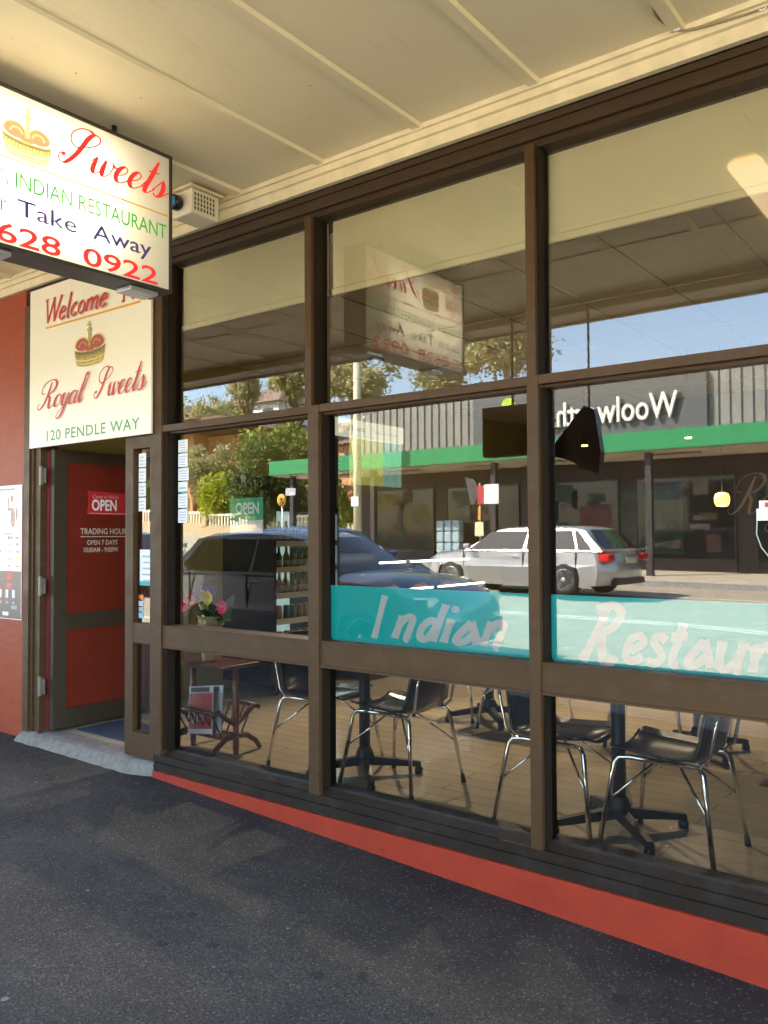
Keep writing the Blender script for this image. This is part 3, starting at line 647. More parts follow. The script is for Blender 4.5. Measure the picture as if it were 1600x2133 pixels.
def lightbox_text(side):
    if side > 0: x, r, y0 = BX1-.0075, (0, 1, 0), BY0+.02       # face toward the camera, left end is the far (street) end
    else: x, r, y0 = BX0+.0075, (0, -1, 0), BY1-.02
    sgn = 1 if side > 0 else -1
    def T(d, z): return frame((x, y0+sgn*d, BZ0+z), r, (0, 0, 1))
    def q(mb, m_): put(mb, 'lettering', m_, lb, T(0, 0))
    rr = mat('lit_red_lettering', (0.72, 0.03, 0.03), .4, emit=(0.72, 0.03, 0.03), es=0.05); gg = mat('lit_green_lettering', (0.05, 0.42, 0.06), .4, emit=(0.05, 0.42, 0.06), es=0.035); bb = mat('lit_navy_lettering', (0.06, 0.05, 0.22), .4, emit=(0.06, 0.05, 0.22), es=0.02)
    mb, L = stroke_mb('Royal', SCRIPT, .17, 1, .36, .035, .11, oy=.45); q(fit(mb, .035, .275), rr)
    mb, L = stroke_mb('Sweets', SCRIPT, .175, 1, .36, .035, .13, oy=.45); q(fit(mb, .555, 1.146), rr)
    crown_parts(lb, T(.415, .405), .20, sx=1.15)
    mb = MB(); mb.box(.03, 1.144, .376, .382, 0, .0004); q(mb, mat('lit_orange_line', (.85, .42, .02), .4))
    mb = font_mb('VEGETARIAN', .1); q(fit(mb, .035, .335, .262, .330), gg)
    mb = font_mb('INDIAN RESTAURANT', .1, bold=.0005); q(fit(mb, .366, 1.135, .262, .332), gg)
    mb = font_mb('Eat in or', .1); q(fit(mb, .05, .33, .150, .221), bb)
    mb = font_mb('Take  Away', .1, bold=.0008); q(fit(mb, .375, 1.047, .128, .222), bb)
    mb = font_mb('TEL:', .1, bold=.001); q(fit(mb, .035, .145, .022, .103), rr)
    mb = font_mb('8628', .1, bold=.0012); q(fit(mb, .185, .573, .022, .105), rr)
    mb = font_mb('0922', .1, bold=.0012); q(fit(mb, .682, 1.085, .022, .105), rr)
lightbox_text(1); lightbox_text(-1)

# white ceiling-mounted unit with a blue lens
pj = thing('security_camera', 'white vented box camera with blue lens under the soffit beside the light box', 'camera', (-3.68, -.2, 3.30))
mb = MB(); mb.bbox(-3.775, -3.60, -.315, -.115, 3.235, 3.375, .012); mb.build('housing', mat('off_white_casing', (.74, .68, .52), .5), pj)
mb = MB()
for i in range(4):
    for j in range(7): mb.box(-3.5998, -3.5985, -.295+j*.022, -.284+j*.022, 3.258+i*.026, 3.277+i*.026)
mb.build('vent_grille', mat('vent_slots', (.12, .09, .06), .8), pj)
mb = MB(); mb.lathe([(.035, 0), (.042, -.01), (.042, -.05), (.034, -.055), (.032, -.045)], (-3.705, -.315, 3.305), 20, 'y'); mb.build('lens_barrel', BLACKP, pj)
mb = MB(); mb.lathe([(.032, -.048), (.026, -.058), (.012, -.064), (.001, -.066)], (-3.705, -.315, 3.305), 20, 'y'); mb.build('lens', mat('blue_lens', (.02, .16, .30), .08, emit=(.05, .3, .5), es=.02), pj)
mb = MB(); mb.box(-3.82, -3.58, -.335, -.10, 3.376, 3.387); mb.build('mounting_plate', CREAM, pj)
# cable on the soffit
def cable(name, label, pts, r=.005, m_=None):
    mb = MB(); P = [Vector(p) for p in pts]; Q = []
    PP = [P[0]]+P+[P[-1]]
    for i in range(1, len(PP)-2):
        a, b, c, d = PP[i-1:i+3]
        for k in range(6):
            t_ = k/6; Q.append(.5*((2*b)+(c-a)*t_+(2*a-5*b+4*c-d)*t_*t_+(3*b-a-3*c+d)*t_**3))
    Q.append(P[-1]); mb.tube(Q, r, 6); return tag(mb.build(name, m_ or mat('painted_cable', (.30, .24, .14), .6), loc=P[0]), label, 'cable')
cable('soffit_cable', 'thin painted cable looping along a soffit batten down to the cornice', [(-.985, -.75, 3.396), (-1.005, -.52, 3.395), (-.985, -.42, 3.395), (-1.03, -.33, 3.395), (-1.06, -.2, 3.395), (-1.03, -.09, 3.392), (-.97, -.075, 3.372), (-.75, -.058, 3.362), (-.55, -.058, 3.366), (-.3, -.058, 3.36)])
for i, p in enumerate([(-.995, -.44, 3.39), (-1.02, -.09, 3.386), (-.72, -.06, 3.36)]):
    mb = MB(); mb.tube([(p[0]-.012, p[1], p[2]), (p[0], p[1]-.004, p[2]-.008), (p[0]+.012, p[1], p[2])], .004, 6)
    tag(mb.build('cable_clip', WPAPER, loc=p), ['white clip holding the soffit cable away from the wall', 'white clip where the soffit cable meets the cornice', 'white clip on the cable run along the cornice'][i], 'clip')

# poster on the red wall (flat printed sheet)
po = thing('wall_poster', 'large white and black printed poster on the red wall left of the door', 'poster', (-6.4, -.004, .84))
mb = MB(); mb.box(-6.95, -5.905, -.006, -.002, .84, 1.845); mb.build('paper', mat('poster_paper', (.78, .76, .78), .35), po)
def PQ(x0, x1, z0, z1, m_, k=1, nm='print'):
    pbs.setdefault(m_.name, (MB(), m_))[0].box(x0, x1, -.0062-.0004*k, -.0061, z0, z1)
pbs = {}
dk = mat('poster_black', (.02, .02, .028), .3, n=.4, nscale=20); pk = mat('poster_pink', (.70, .32, .36), .4); sknm = mat('poster_skin', (.48, .24, .17), .4, n=.4, nscale=30)
rd = mat('poster_red', (.5, .05, .05), .4); pg_ = mat('poster_green', (.15, .35, .25), .4); yl = mat('poster_yellow', (.65, .5, .1), .4)
PQ(-6.94, -5.91, .845, 1.20, dk, 1)
for i in range(10):
    x = -6.90+i*.095
    PQ(x+.012, x+.05, 1.00, 1.06, WPAPER, 3); PQ(x+.018, x+.044, 1.06, 1.085, rd, 3.3); PQ(x+.008, x+.055, .985, .993, rd, 3.6)
    PQ(x+.012, x+.052, .955, .975, INKG, 3)
    if i % 3 == 2: PQ(x-.03, x+.055, .865, .893, WPAPER, 3.2)
    elif i % 3 == 0: PQ(x, x+.08, .915, .945, INKG, 3.1)
for x, c in ((-6.06, rd), (-6.35, rd), (-6.62, pg_)):
    PQ(x-.055, x+.03, 1.13, 1.19, c, 2.1); PQ(x-.05, x+.02, 1.075, 1.12, c, 2.2); PQ(x-.045, x+.025, 1.098, 1.106, INKG, 2.5)
for r_ in range(5):
    for c_ in range(9):
        z = 1.235+r_*.052; x = -6.9+c_*.115
        if random.random() < .85: PQ(x, x+random.choice((.012, .03, .05)), z, z+random.choice((.005, .012, .02)), random.choice((INKG, pk, rd, INK, yl)), 2)
PQ(-6.62, -6.28, 1.50, 1.76, pk, 1.5); PQ(-6.9, -6.7, 1.30, 1.44, yl, 1.6); PQ(-6.5, -6.35, 1.475, 1.49, rd, 2); PQ(-6.10, -6.075, 1.44, 1.462, INKG, 2); PQ(-6.07, -6.03, 1.44, 1.462, pk, 2.1); PQ(-5.995, -5.965, 1.445, 1.458, pk, 2.1); PQ(-6.15, -6.05, 1.475, 1.488, pk, 2)
for (x, z, wd) in ((-6.85, 1.80, .5), (-6.3, 1.81, .3), (-6.8, 1.70, .45), (-6.82, 1.62, .3)): PQ(x, x+wd, z, z+.012, INKG, 2)
for nm, (b_, m_) in pbs.items(): b_.build('print', m_, po)
mb = MB()
def blob(mb, cx, cz, rx, rz, k, n=14): mb.add([(cx+rx*math.cos(6.2832*i/n), -.0062-.0004*k, cz+rz*math.sin(6.2832*i/n)) for i in range(n)], [tuple(range(n))])
blob(mb, -6.03, 1.60, .032, .075, 1.2); blob(mb, -6.045, 1.745, .02, .026, 1.4); blob(mb, -6.10, 1.70, .010, .06, 1.6); blob(mb, -6.07, 1.665, .035, .012, 1.8); blob(mb, -5.975, 1.63, .012, .05, 2.0)
mb.build('printed_figure', sknm, po, recalc=False)

# stickers on the glass -------------------------------------------------------
def sticker(label, x0, x1, z0, z1, y, bars, col=WPAPER, band=None, group='small stickers down the glass edges'):
    t = thing('window_sticker', label, 'sticker', ((x0+x1)/2, y, z0), group)
    mb = MB(); mb.bbox(x0, x1, y-.0012, y, z0, z1, .0005, 1); mb.build('paper', col, t)
    if bars:
        mb = MB(); hh = (z1-z0)/(bars*2+2)
        for k in range(bars):
            w_ = (x1-x0)*random.uniform(.45, .8); c_ = (x0+x1)/2
            mb.box(c_-w_/2, c_+w_/2, y-.0018, y-.0013, z0+hh*(2*k+1.4), z0+hh*(2*k+2.0))
        mb.build('print', mat('sticker_grey_print', (.45, .45, .52), .6), t)
    if band: mb = MB(); mb.box(x0, x1, y-.0018, y-.0013, z0, z0+(z1-z0)*.12); mb.build('colour_band', band, t)
    return t
teal = mat('teal_band', (.05, .38, .36), .5); ys = G-.002
nm6 = ['topmost of the six', 'second from the top of the six', 'third from the top of the six', 'fourth from the top of the six', 'fifth from the top of the six', 'lowest of the six']
zt = 2.055; hs = [.078, .085, .078, .068, .088, .085]
for i in range(6):
    sticker('white sticker, %s down the left window edge' % nm6[i], -4.195-(.0 if i != 2 else 0), -4.105+(.01 if i == 2 else 0), zt-hs[i], zt, ys, 4 if i != 3 else 1, band=teal if i == 3 else None); zt -= hs[i]+.007
zt = 1.99
for i in range(4):
    sticker('white sticker, %s of four on the sidelight glass' % ['topmost', 'second', 'third', 'lowest'][i], -4.55, -4.475, zt-.088, zt, .038, 3, group='small stickers on the sidelight'); zt -= .095
sticker('large white notice with teal lower edge on the sidelight glass', -4.535, -4.395, 1.14, 1.37, .038, 5, band=teal, group=None)
sticker('pale blue card logo sticker low on the sidelight', -4.545, -4.50, .93, .965, .038, 0, mat('pale_blue', (.25, .5, .68), .4), group=None)
sticker('grey blue card logo sticker above the pale blue one on the sidelight', -4.545, -4.50, .972, 1.0, .038, 1, mat('grey_blue', (.35, .42, .48), .4), group=None)
sticker('light grey card sticker just below the overlapping circles sticker', -4.545, -4.50, 1.007, 1.04, .038, 1, mat('light_grey_s', (.55, .6, .65), .4), group=None)
t = thing('window_sticker', 'two overlapping red and orange circles sticker on the sidelight', 'sticker', (-4.52, .037, 1.06))
for cx, c_, k in ((-4.533, rd, 0), (-4.512, mat('card_orange', (.75, .3, .03), .4), 1)):
    mb = MB(); mb.add([(cx+.017*math.cos(a*.39), .0372-.0004*k, 1.065+.017*math.sin(a*.39)) for a in range(16)], [tuple(range(16))]); mb.build('circle', c_, t, recalc=False)
# green open sign in the left window
og = thing('open_sign', 'green and white OPEN card hanging inside the left window', 'sign', (-3.62, .10, 1.47))
gy = .093
mb = MB(); mb.bbox(-3.745, -3.465, gy, gy+.004, 1.470, 1.545, .001, 1); mb.build('card', WPAPER, og)
mb = MB(); mb.bbox(-3.745, -3.465, gy, gy+.004, 1.5455, 1.675, .001, 1); mb.build('card_top', mat('open_green', (.02, .42, .22), .4), og)
mb = font_mb('OPEN', .090, .86, bold=.003); put(mb, 'lettering', WPAPER, og, frame((-3.695, gy-.001, 1.585), (1, 0, 0), (0, 0, 1)))
mb = MB(); mb.lathe([(.001, 0), (.022, .0), (.022, .004), (.001, .006)], (-3.62, gy-.006, 1.79), 16, 'y'); mb.build('suction_cup', mat('clear_rubber', (.30, .33, .30), .2), og)
mb = MB(); mb.tube([(-3.62, gy, 1.79), (-3.72, gy, 1.676)], .0012, 4); mb.tube([(-3.62, gy, 1.79), (-3.50, gy, 1.676)], .0012, 4); mb.build('hanging_string', BLACKM, og)
# turquoise banners
def banner(nm, label, a, b, txts):
    t = thing(nm, label, 'window banner', ((a+b)/2, G+.006, .905))
    n = 14; pts = [(a+.012, 1.19)]+[(b-.008, 1.19)]+[(b-.008, .895)]+[(a+.03, .895), (a+.012, .915)]
    mb = MB(); mb.prism(pts, 'y', G+.002, G+.005); mb.build('film', CYAN, t)
    for (s, x, z, sz, sx, xa1, xb1) in txts:
        mb, L = stroke_mb(s, BRUSH, sz, sx, .17, .13, .155, 'brush', zk=.08); put(fit(mb, xa1, xb1), 'lettering', FROST, t, frame((0, G+.0014, z), (1, 0, 0), (0, 0, 1)))
banner('window_banner', 'turquoise window film reading Indian in pale brush lettering', -2.948, -1.722, [('I', -2.655, .93, .215, 1, -2.665, -2.552), ('ndian', -2.545, .940, .205, 1.4, -2.54, -1.87)])
banner('window_banner', 'turquoise window film reading Restaurant in pale brush lettering', -1.668, -.42, [('R', -1.52, .912, .222, 1.05, -1.535, -1.32), ('estaurant', -1.34, .930, .205, 1.0, -1.34, -.455)])

# ------------------------------------------------------------------ inside: furniture
FZ = .05
def make_chair():
    t = thing('dining_chair', 'x', 'chair', (0, 0, 0)); 
    # shell: seat curving up into the back, faces +x
    prof = [(.22, .452), (.20, .462), (.10, .450), (-.06, .440), (-.15, .448), (-.195, .485), (-.215, .56), (-.235, .68), (-.25, .78), (-.252, .80)]
    mb = MB(); mb.sm = True; nw = 9; vs = []
    for side in (0, 1):
        for i, (x, z) in enumerate(prof):
            for k in range(nw):
                u = k/(nw-1)*2-1; w_ = .21 if i < 6 else .20-.012*(i-6)
                if i == 0: w_ = .17
                if i == len(prof)-1: w_ = .12
                dx, dz = 0, 0
                if i < 5: dz = .022*abs(u)**3-.012*(1-u*u)
                else: dx = .035*u*u
                off = -.012 if side else 0
                vs.append((x+dx+(off if i >= 5 else 0), u*w_, z+dz+(off if i < 6 else 0)))
    n = len(prof); N = n*nw
    fs = [(i*nw+k, i*nw+k+1, (i+1)*nw+k+1, (i+1)*nw+k) for i in range(n-1) for k in range(nw-1)]
    fs += [tuple(N+q for q in f)[::-1] for f in fs]
    rim = [k for k in range(nw)]+[i*nw+nw-1 for i in range(1, n)]+[(n-1)*nw+k for k in range(nw-2, -1, -1)]+[i*nw for i in range(n-2, 0, -1)]
    fs += [(rim[i], N+rim[i], N+rim[(i+1) % len(rim)], rim[(i+1) % len(rim)]) for i in range(len(rim))]
    mb.add(vs, fs); mb.build('seat_shell', mat('black_shell', (.010, .011, .010), .22), t)
    for sx in (1, -1):
        for sy in (1, -1):
            mb = MB(); top = (sx*.13, sy*.17, .425); k = (sx*.175, sy*.185, .423); kn = (sx*.192, sy*.195, .40); ft = (sx*.245, sy*.25, .03)
            mb.tube([(0, sy*.17, .425), top, k, kn, ft], .0115, 8); leg = mb.build('leg', CHROME, t)
            mb = MB(); mb.tube([(sx*.243, sy*.248, .045), (sx*.2475, sy*.2525, .0)], [.012, .015], 8); mb.build('foot_cap', BLACKP, leg)
    for sx in (1, -1):
        for sy in (1, -1):
            mb = MB(); mb.tube([(sx*.03, sy*.05, .418), (sx*.218, sy*.222, .23)], .006, 6); mb.build('brace', CHROME, t)
    for sy in (1, -1):
        mb = MB(); mb.tube([(-.17, sy*.175, .43), (-.215, sy*.18, .47), (-.24, sy*.185, .60), (-.262, sy*.17, .70)], .008, 8); mb.build('back_rod', CHROME, t)
    return t
def make_table():
    t = thing('cafe_table', 'x', 'table', (0, 0, 0))
    mb = MB(); mb.tube([(0, 0, .08), (0, 0, .72)], .033, 14); mb.build('post', BLACKM, t)
    mb = MB(); mb.lathe([(.055, .07), (.055, .12), (.04, .16), (.033, .17)], (0, 0, 0), 14); mb.build('hub', BLACKM, t)
    for k in range(4):
        a = R_(45+90*k); c, s_ = math.cos(a), math.sin(a)
        mb = MB(); M_ = Matrix.Rotation(a, 4, 'Z')
        vs = [(.03, -.03, .065), (.33, -.021, .042), (.33, .021, .042), (.03, .03, .065), (.03, -.022, .115), (.33, -.014, .068), (.33, .014, .068), (.03, .022, .115)]
        mb.add([M_ @ Vector(v) for v in vs], [(0, 3, 2, 1), (4, 5, 6, 7), (0, 1, 5, 4), (1, 2, 6, 5), (2, 3, 7, 6), (3, 0, 4, 7)])
        foot = mb.build('base_arm', BLACKM, t)
        mb = MB(); mb.lathe([(.020, .0), (.025, .004), (.025, .028), (.016, .042)], (c*.32, s_*.32, 0), 12); mb.build('glide', BLACKP, foot)
    mb = MB(); mb.bbox(-.35, .35, -.32, .32, .72, .745, .008); mb.build('tabletop', mat('dark_tabletop', (.03, .022, .018), .25), t)
    return t
ch0 = make_chair(); tb0 = make_table(); first = [True, True]
def put_chair(x, y, rz, label, group='black chairs in the restaurant'):
    o = ch0 if first[0] else copy_tree(ch0); first[0] = False
    o.location = (x, y, FZ+.001); o.rotation_euler = (0, 0, R_(rz)); o['label'] = label; o['group'] = group
def put_table(x, y, label):
    o = tb0 if first[1] else copy_tree(tb0); first[1] = False
    o.location = (x, y, FZ+.001); o['label'] = label; o['group'] = 'pedestal tables in the restaurant'
put_table(-3.10, .56, 'black pedestal table close to the glass in the middle window')
put_table(-1.555, .56, 'black pedestal table close to the glass in the right window')
put_chair(-3.42, .58, 0, 'black chair left of the table at the middle window, half behind the mullion')
put_chair(-2.815, .54, 180, 'black chair with chrome legs right of the table at the middle window')
put_chair(-1.81, .50, 0, 'black chair left of the table at the right window, crossing the mullion')
put_chair(-1.27, .475, 180, 'black chair nearest the camera at the right end of the right window')
def clear_copy(): pass
rowy = [(2.25, 'second row'), (4.0, 'third row')]
names = ['behind the left window', 'behind the middle window mullion', 'behind the right window']
for ry, rn in rowy:
    for k, tx in enumerate((-3.25, -1.70, -.15)):
        put_table(tx, ry, 'pedestal table in the %s, %s' % (rn, names[k]))
        put_chair(tx-.33, ry+.05, 8, 'chair on the left of the table in the %s, %s' % (rn, names[k]))
        put_chair(tx+.33, ry-.05, 172, 'chair on the right of the table in the %s, %s' % (rn, names[k]))

# side table with magazine rack
st = thing('side_table', 'reddish wooden side table with magazine rack behind the left window', 'side table', (-4.26, .42, FZ))
mb = MB(); mb.bbox(-4.53, -4.00, .25, .585, .61, .632, .006); mb.build('tabletop', WOODD, st)
for x in (-4.47, -4.05):
    mb = MB(); mb.tube([(x, .42, .055), (x, .42, .10), (x, .42, .2), (x, .42, .34), (x, .42, .61)], [.016, .022, .020, .024, .019], 10); mb.build('post', WOODR, st)
    mb = MB(); P = [(x, .42-.21, FZ+.012), (x, .42-.17, .115), (x, .42-.09, .165), (x, .42, .175), (x, .42+.09, .165), (x, .42+.17, .115), (x, .42+.21, FZ+.012)]
    mb.tube(P, [.016, .017, .019, .02, .019, .017, .016], 8); mb.build('curved_foot', WOODD, st)
    mb = MB(); mb.tube([(x, .22, .33), (x, .27, .345), (x, .34, .29), (x, .42, .24), (x, .50, .29), (x, .57, .345), (x, .62, .33)], [.02, .018, .016, .016, .016, .018, .02], 8); mb.build('rack_end', WOODD, st)
for sy in (-1, 1):
    mb = MB(); mb.tube([(-4.49, .42+sy*.18, .34), (-4.03, .42+sy*.18, .34)], .014, 8); mb.build('rack_rail', WOODD, st)
    for k in range(6):
        x = -4.43+.068*k
        mb = MB(); mb.tube([(x, .42+sy*.175, .335), (x, .42+sy*.08, .165)], .006, 6); mb.build('slat', WOODD, st)
mb = MB(); mb.bbox(-4.46, -4.06, .34, .50, .152, .166, .003); mb.build('rack_base', WOODD, st)
# magazines
def mag(label, y, tilt, cols, price=False, dx=0):
    t = thing('magazine', label, 'magazine', (-4.3+dx, y, .17))
    M_ = Matrix.Translation((-4.36+dx, y, .17)) @ Matrix.Rotation(R_(tilt), 4, 'X') @ Matrix.Rotation(R_(-7), 4, 'Y')
    mb = MB(); mb.box(0, .235, 0, .006, 0, .30); mb.build('pages', WPAPER, t, M=M_)
    mb = MB(); mb.box(.006, .229, -.0012, -.0002, .03, .255); mb.build('cover', cols, t, M=M_)
    mb = MB(); mb.box(.02, .20, -.0014, -.0002, .262, .292); mb.build('masthead', INK, t, M=M_)
    if price:
        mb = font_mb('$10', .085, .9, bold=.004)
        mb.build('lettering', WPAPER, t, M=M_ @ frame((.03, -.002, .075), (1, 0, 0), (0, 0, 1)), recalc=False)
mag('red magazine marked $10 in the side table rack', .285, -8, mat('magazine_red', (.55, .03, .03), .35), True)
mag('white magazine behind the red one in the side table rack', .33, -10, mat('magazine_white', (.6, .6, .62), .35), False, .03)
# flower pot
fp = thing('flower_pot', 'cream pot on the side table holding artificial flowers', 'pot', (-4.29, .42, .633))
mb = MB(); mb.lathe([(.055, 0), (.060, .02), (.070, .22), (.084, .23), (.088, .295), (.080, .295), (.072, .24), (.001, .23)], (-4.29, .42, .633), 24); mb.build('pot', mat('cream_ceramic', (.95, .80, .42), .4), fp)
bq = thing('flower_bouquet', 'artificial bouquet of red, orange, yellow and purple flowers in the cream pot', 'flowers', (-4.29, .42, .83))
LEAFD = mat('dark_bouquet_leaf', (.02, .15, .05), .5, n=.3); LEAFM = mat('mid_bouquet_leaf', (.05, .16, .05), .5, n=.3)
random.seed(12)
for k in range(20):
    a = random.uniform(0, 6.28); sp = random.uniform(.06, .19); hh = random.uniform(.03, .20); L0 = random.uniform(.05, .09)
    base = Vector((-4.29, .42, .88)); tip = base+Vector((math.cos(a)*sp, math.sin(a)*sp*.7, hh))
    d = (tip-base).normalized(); sd_ = d.cross(Vector((0, 0, 1))).normalized()
    mid = base.lerp(tip, .6); wv = .032
    mb = MB(); mb.sm = True
    nn = sd_.cross(d)*.012
    mb.add([base, mid-sd_*wv+nn, mid+nn*-.6, mid+sd_*wv+nn, tip-nn*2], [(0, 1, 2), (0, 2, 3), (1, 4, 2), (2, 4, 3)])
    mb.build('leaf', LEAFD if k % 3 else LEAFM, bq, recalc=False)
mb = MB(); mb.add([(-4.20, .42, .87), (-4.12, .44, .93), (-4.07, .43, 1.05), (-4.075, .42, 1.08), (-4.14, .40, 1.02)], [(0, 1, 2, 3, 4)]); mb.build('leaf', mat('pale_big_leaf', (.10, .22, .07), .5), bq, recalc=False)
def flower(x, y, z, r, col, petals=9, nm='flower'):
    r *= 1.25
    mb = MB(); mb.sm = True
    for q in range(3):
        for k in range(petals-q*2):
            a = 6.283*k/(petals-q*2)+q*.4; rr = r*(1-.25*q); up = .25+.5*q
            c = Vector((x, y, z)); d = Vector((math.cos(a), -.55+.2*q, math.sin(a)*.9)).normalized(); s_ = Vector((-math.sin(a), 0, math.cos(a)))
            mb.add([c, c+d*rr*.55-s_*rr*.36, c+d*rr+Vector((0, -rr*.1*up, 0)), c+d*rr*.55+s_*rr*.36], [(0, 1, 2, 3)])
    f_ = mb.build(nm, col, bq, recalc=False)
    mb = MB(); mb.tube([(x, y+.01, z), ((x-4.29)/2, (y+.42)/2+.01, (z+.85)/2-.02), (-4.29, .42, .84)], .003, 5); mb.build('stem', LEAFM, bq)
RF = mat('rose_petal', (.75, .02, .10), .5, n=.3, nscale=60); OF = mat('orange_petal', (.85, .12, .02), .5, n=.3, nscale=60); YF = mat('yellow_petal', (.9, .72, .04), .5); PF = mat('purple_petal', (.20, .16, .55), .5, n=.4, nscale=70)
flower(-4.47, .36, .995, .052, RF); flower(-4.09, .36, 1.0, .052, RF); flower(-4.375, .34, 1.035, .052, OF); flower(-4.215, .35, 1.055, .05, YF); flower(-4.275, .36, 1.065, .042, YF)
for (x, z) in ((-4.42, 1.06), (-4.38, 1.09), (-4.33, 1.07), (-4.30, 1.11), (-4.25, 1.09), (-4.22, 1.10), (-4.36, 1.05), (-4.40, 1.03)): flower(x, .40, z, .032, PF, 6)
# yellow folded floor sign inside the door
yf = thing('wet_floor_sign', 'yellow folding floor sign leaning by the wall inside the door', 'floor sign', (-5.80, 1.1, FZ))
ym = mat('yellow_plastic', (.70, .40, .02), .4)
for sg in (0, 1):
    mb = MB(); mb.add([(-5.70+sg*.03, 1.0, .62), (-5.665+sg*.03, 1.0, .62), (-5.66+sg*.05+.03*sg, 1.08, .055), (-5.74+sg*.09, 1.0+sg*.1, .055)], [(0, 1, 2, 3)])
    v = [Vector(q) for q in mb.v]; mb.add([q+Vector((0, .02, 0)) for q in v], [(3, 2, 1, 0)]); mb.add(v+[q+Vector((0, .02, 0)) for q in v], [(0, 1, 5, 4), (1, 2, 6, 5), (2, 3, 7, 6), (3, 0, 4, 7)]); mb.build('panel', ym, yf)

# drinks fridge --------------------------------------------------------------
fg = thing('drinks_fridge', 'tall black glass fronted drinks fridge against the mustard wall', 'fridge', (-5.52, 2.35, FZ))
FX0, FX1, FY0, FY1 = -5.85, -5.19, 1.90, 2.78
fm = mat('black_fridge_metal', (.008, .012, .014), .3)
mb = MB(); mb.box(FX0, FX1-.04, FY0, FY0+.04, .15, 1.98); mb.box(FX0, FX1-.04, FY1-.04, FY1, .15, 1.98); mb.box(FX0, FX0+.03, FY0+.04, FY1-.04, .15, 1.98)
mb.box(FX0+.03, FX1-.04, FY0+.04, FY1-.04, .15, .42); mb.box(FX0+.03, FX1-.04, FY0+.04, FY1-.04, 1.70, 1.98); mb.build('cabinet', fm, fg)
mb = MB(); mb.box(FX1-.04, FX1, FY0, FY0+.03, .42, 1.72); mb.box(FX1-.04, FX1, FY1-.03, FY1, .42, 1.72); mb.box(FX1-.04, FX1, FY0+.03, FY1-.03, .42, .47); mb.box(FX1-.04, FX1, FY0+.03, FY1-.03, 1.67, 1.72); mb.build('door_frame', fm, fg)
mb = MB(); mb.box(FX0+.031, FX0+.034, FY0+.041, FY1-.041, .421, 1.699); mb.build('lining', mat('white_fridge_lining', (.42, .55, .52), .5, emit=(.6, .85, .8), es=.045), fg)
mb = MB(); mb.tube([(FX1-.06, FY1-.055, .5), (FX1-.06, FY1-.055, 1.65)], .012, 8); mb.build('light_tube', mat('fridge_tube', (.9, .95, 1), .4, emit=(.75, .95, 1), es=.9), fg)
shz = [.47, .70, .93, 1.16, 1.39]
for z in shz:
    mb = MB(); mb.box(FX0+.035, FX1-.05, FY0+.042, FY1-.042, z-.012, z); mb.box(FX1-.0495, FX1-.045, FY0+.042, FY1-.042, z-.03, z+.02); mb.build('shelf', mat('pale_shelf', (.62, .70, .68), .4), fg)
for y in (FY0+.1, FY1-.1):
    for x in (FX0+.08, FX1-.08):
        mb = MB(); mb.lathe([(.03, -.012), (.03, .012)], (x, y, FZ+.031), 12, 'x'); mb.tube([(x, y, .08), (x, y, .15)], .012, 6); mb.build('castor', BLACKP, fg)
pc = cable('power_cord', None, [(-5.6, 1.88, .55), (-5.72, 1.86, .42), (-5.8, 1.84, .40), (-5.86, 1.8, .52)], .004, BLACKM)
pc.parent = fg; pc.location = Vector(pc.location)-rootloc(fg)
for k_ in ('category',):
    if k_ in pc: del pc[k_]
bt = {'tall': [(.03, 0), (.032, .01), (.032, .11), (.013, .15), (.012, .185)], 'can': [(.026, 0), (.032, .008), (.032, .12), (.026, .13)], 'pet': [(.033, 0), (.035, .02), (.03, .08), (.035, .12), (.015, .16), (.013, .19)]}
shelfkinds = [(.47, 'can', [(.5, .02, .03), (.45, .02, .02)], 'red drink can', 'lowest', 'cans on the lowest fridge shelf'),
              (.70, 'can', [(.32, .2, .05), (.45, .28, .05), (.08, .18, .3), (.1, .3, .12)], 'coloured drink can', 'second', 'cans on the second fridge shelf'),
              (.93, 'tall', [(.30, .22, .03), (.42, .2, .05)], 'amber glass bottle', 'middle', 'amber bottles on the middle fridge shelf'),
              (1.16, 'tall', [(.16, .24, .04), (.26, .28, .05)], 'green glass bottle', 'fourth', 'green bottles on the fourth fridge shelf'),
              (1.39, 'pet', [(.16, .22, .34), (.5, .6, .68)], 'blue and clear plastic bottle', 'top', 'bottles on the top fridge shelf')]
for z, kd, cols, nm, wh, grp in shelfkinds:
    protos = []
    for ci, c_ in enumerate(cols):
        t = thing('drink_can' if kd == 'can' else 'drink_bottle', '%s on the %s shelf of the drinks fridge' % (nm, wh), 'can' if kd == 'can' else 'bottle', (0, 0, 0), grp)
        mb = MB(); mb.lathe(bt[kd], (0, 0, 0), 10); mb.build('body', mat('drink_%s_%d' % (wh, ci), c_, .15), t)
        if kd != 'can':
            mb = MB(); mb.lathe([(.0325 if kd == 'tall' else .0355, .03), (.0325 if kd == 'tall' else .0355, .08)], (0, 0, 0), 10); mb.build('paper_label', mat('bottle_paper', (.6, .58, .5), .6), t)
            mb = MB(); mb.lathe([(.014, .183), (.014, .198)], (0, 0, 0), 8); mb.build('cap', mat('bottle_cap', (.5, .45, .2), .3, metal=.6), t)
        else:
            mb = MB(); mb.lathe([(.0255, .1301), (.0245, .134)], (0, 0, 0), 10); mb.build('lid', ALU, t)
        protos.append([t, False])
    k = 0
    for i in range(9):
        p_ = protos[i % len(protos)] if kd == 'can' else protos[0 if i < 6 else -1]
        if p_[1]: o = copy_tree(p_[0])
        else: o = p_[0]; p_[1] = True
        o['label'] = '%s, %s on the %s shelf of the fridge' % (nm, ('leftmost', 'second from left', 'third from left', 'fourth from left', 'middle one', 'fourth from right', 'third from right', 'second from right', 'rightmost')[i], wh)
        o.location = (FX1-.10-random.uniform(0, .015), FY0+.085+i*.086+random.uniform(-.006, .006), z+.0005)
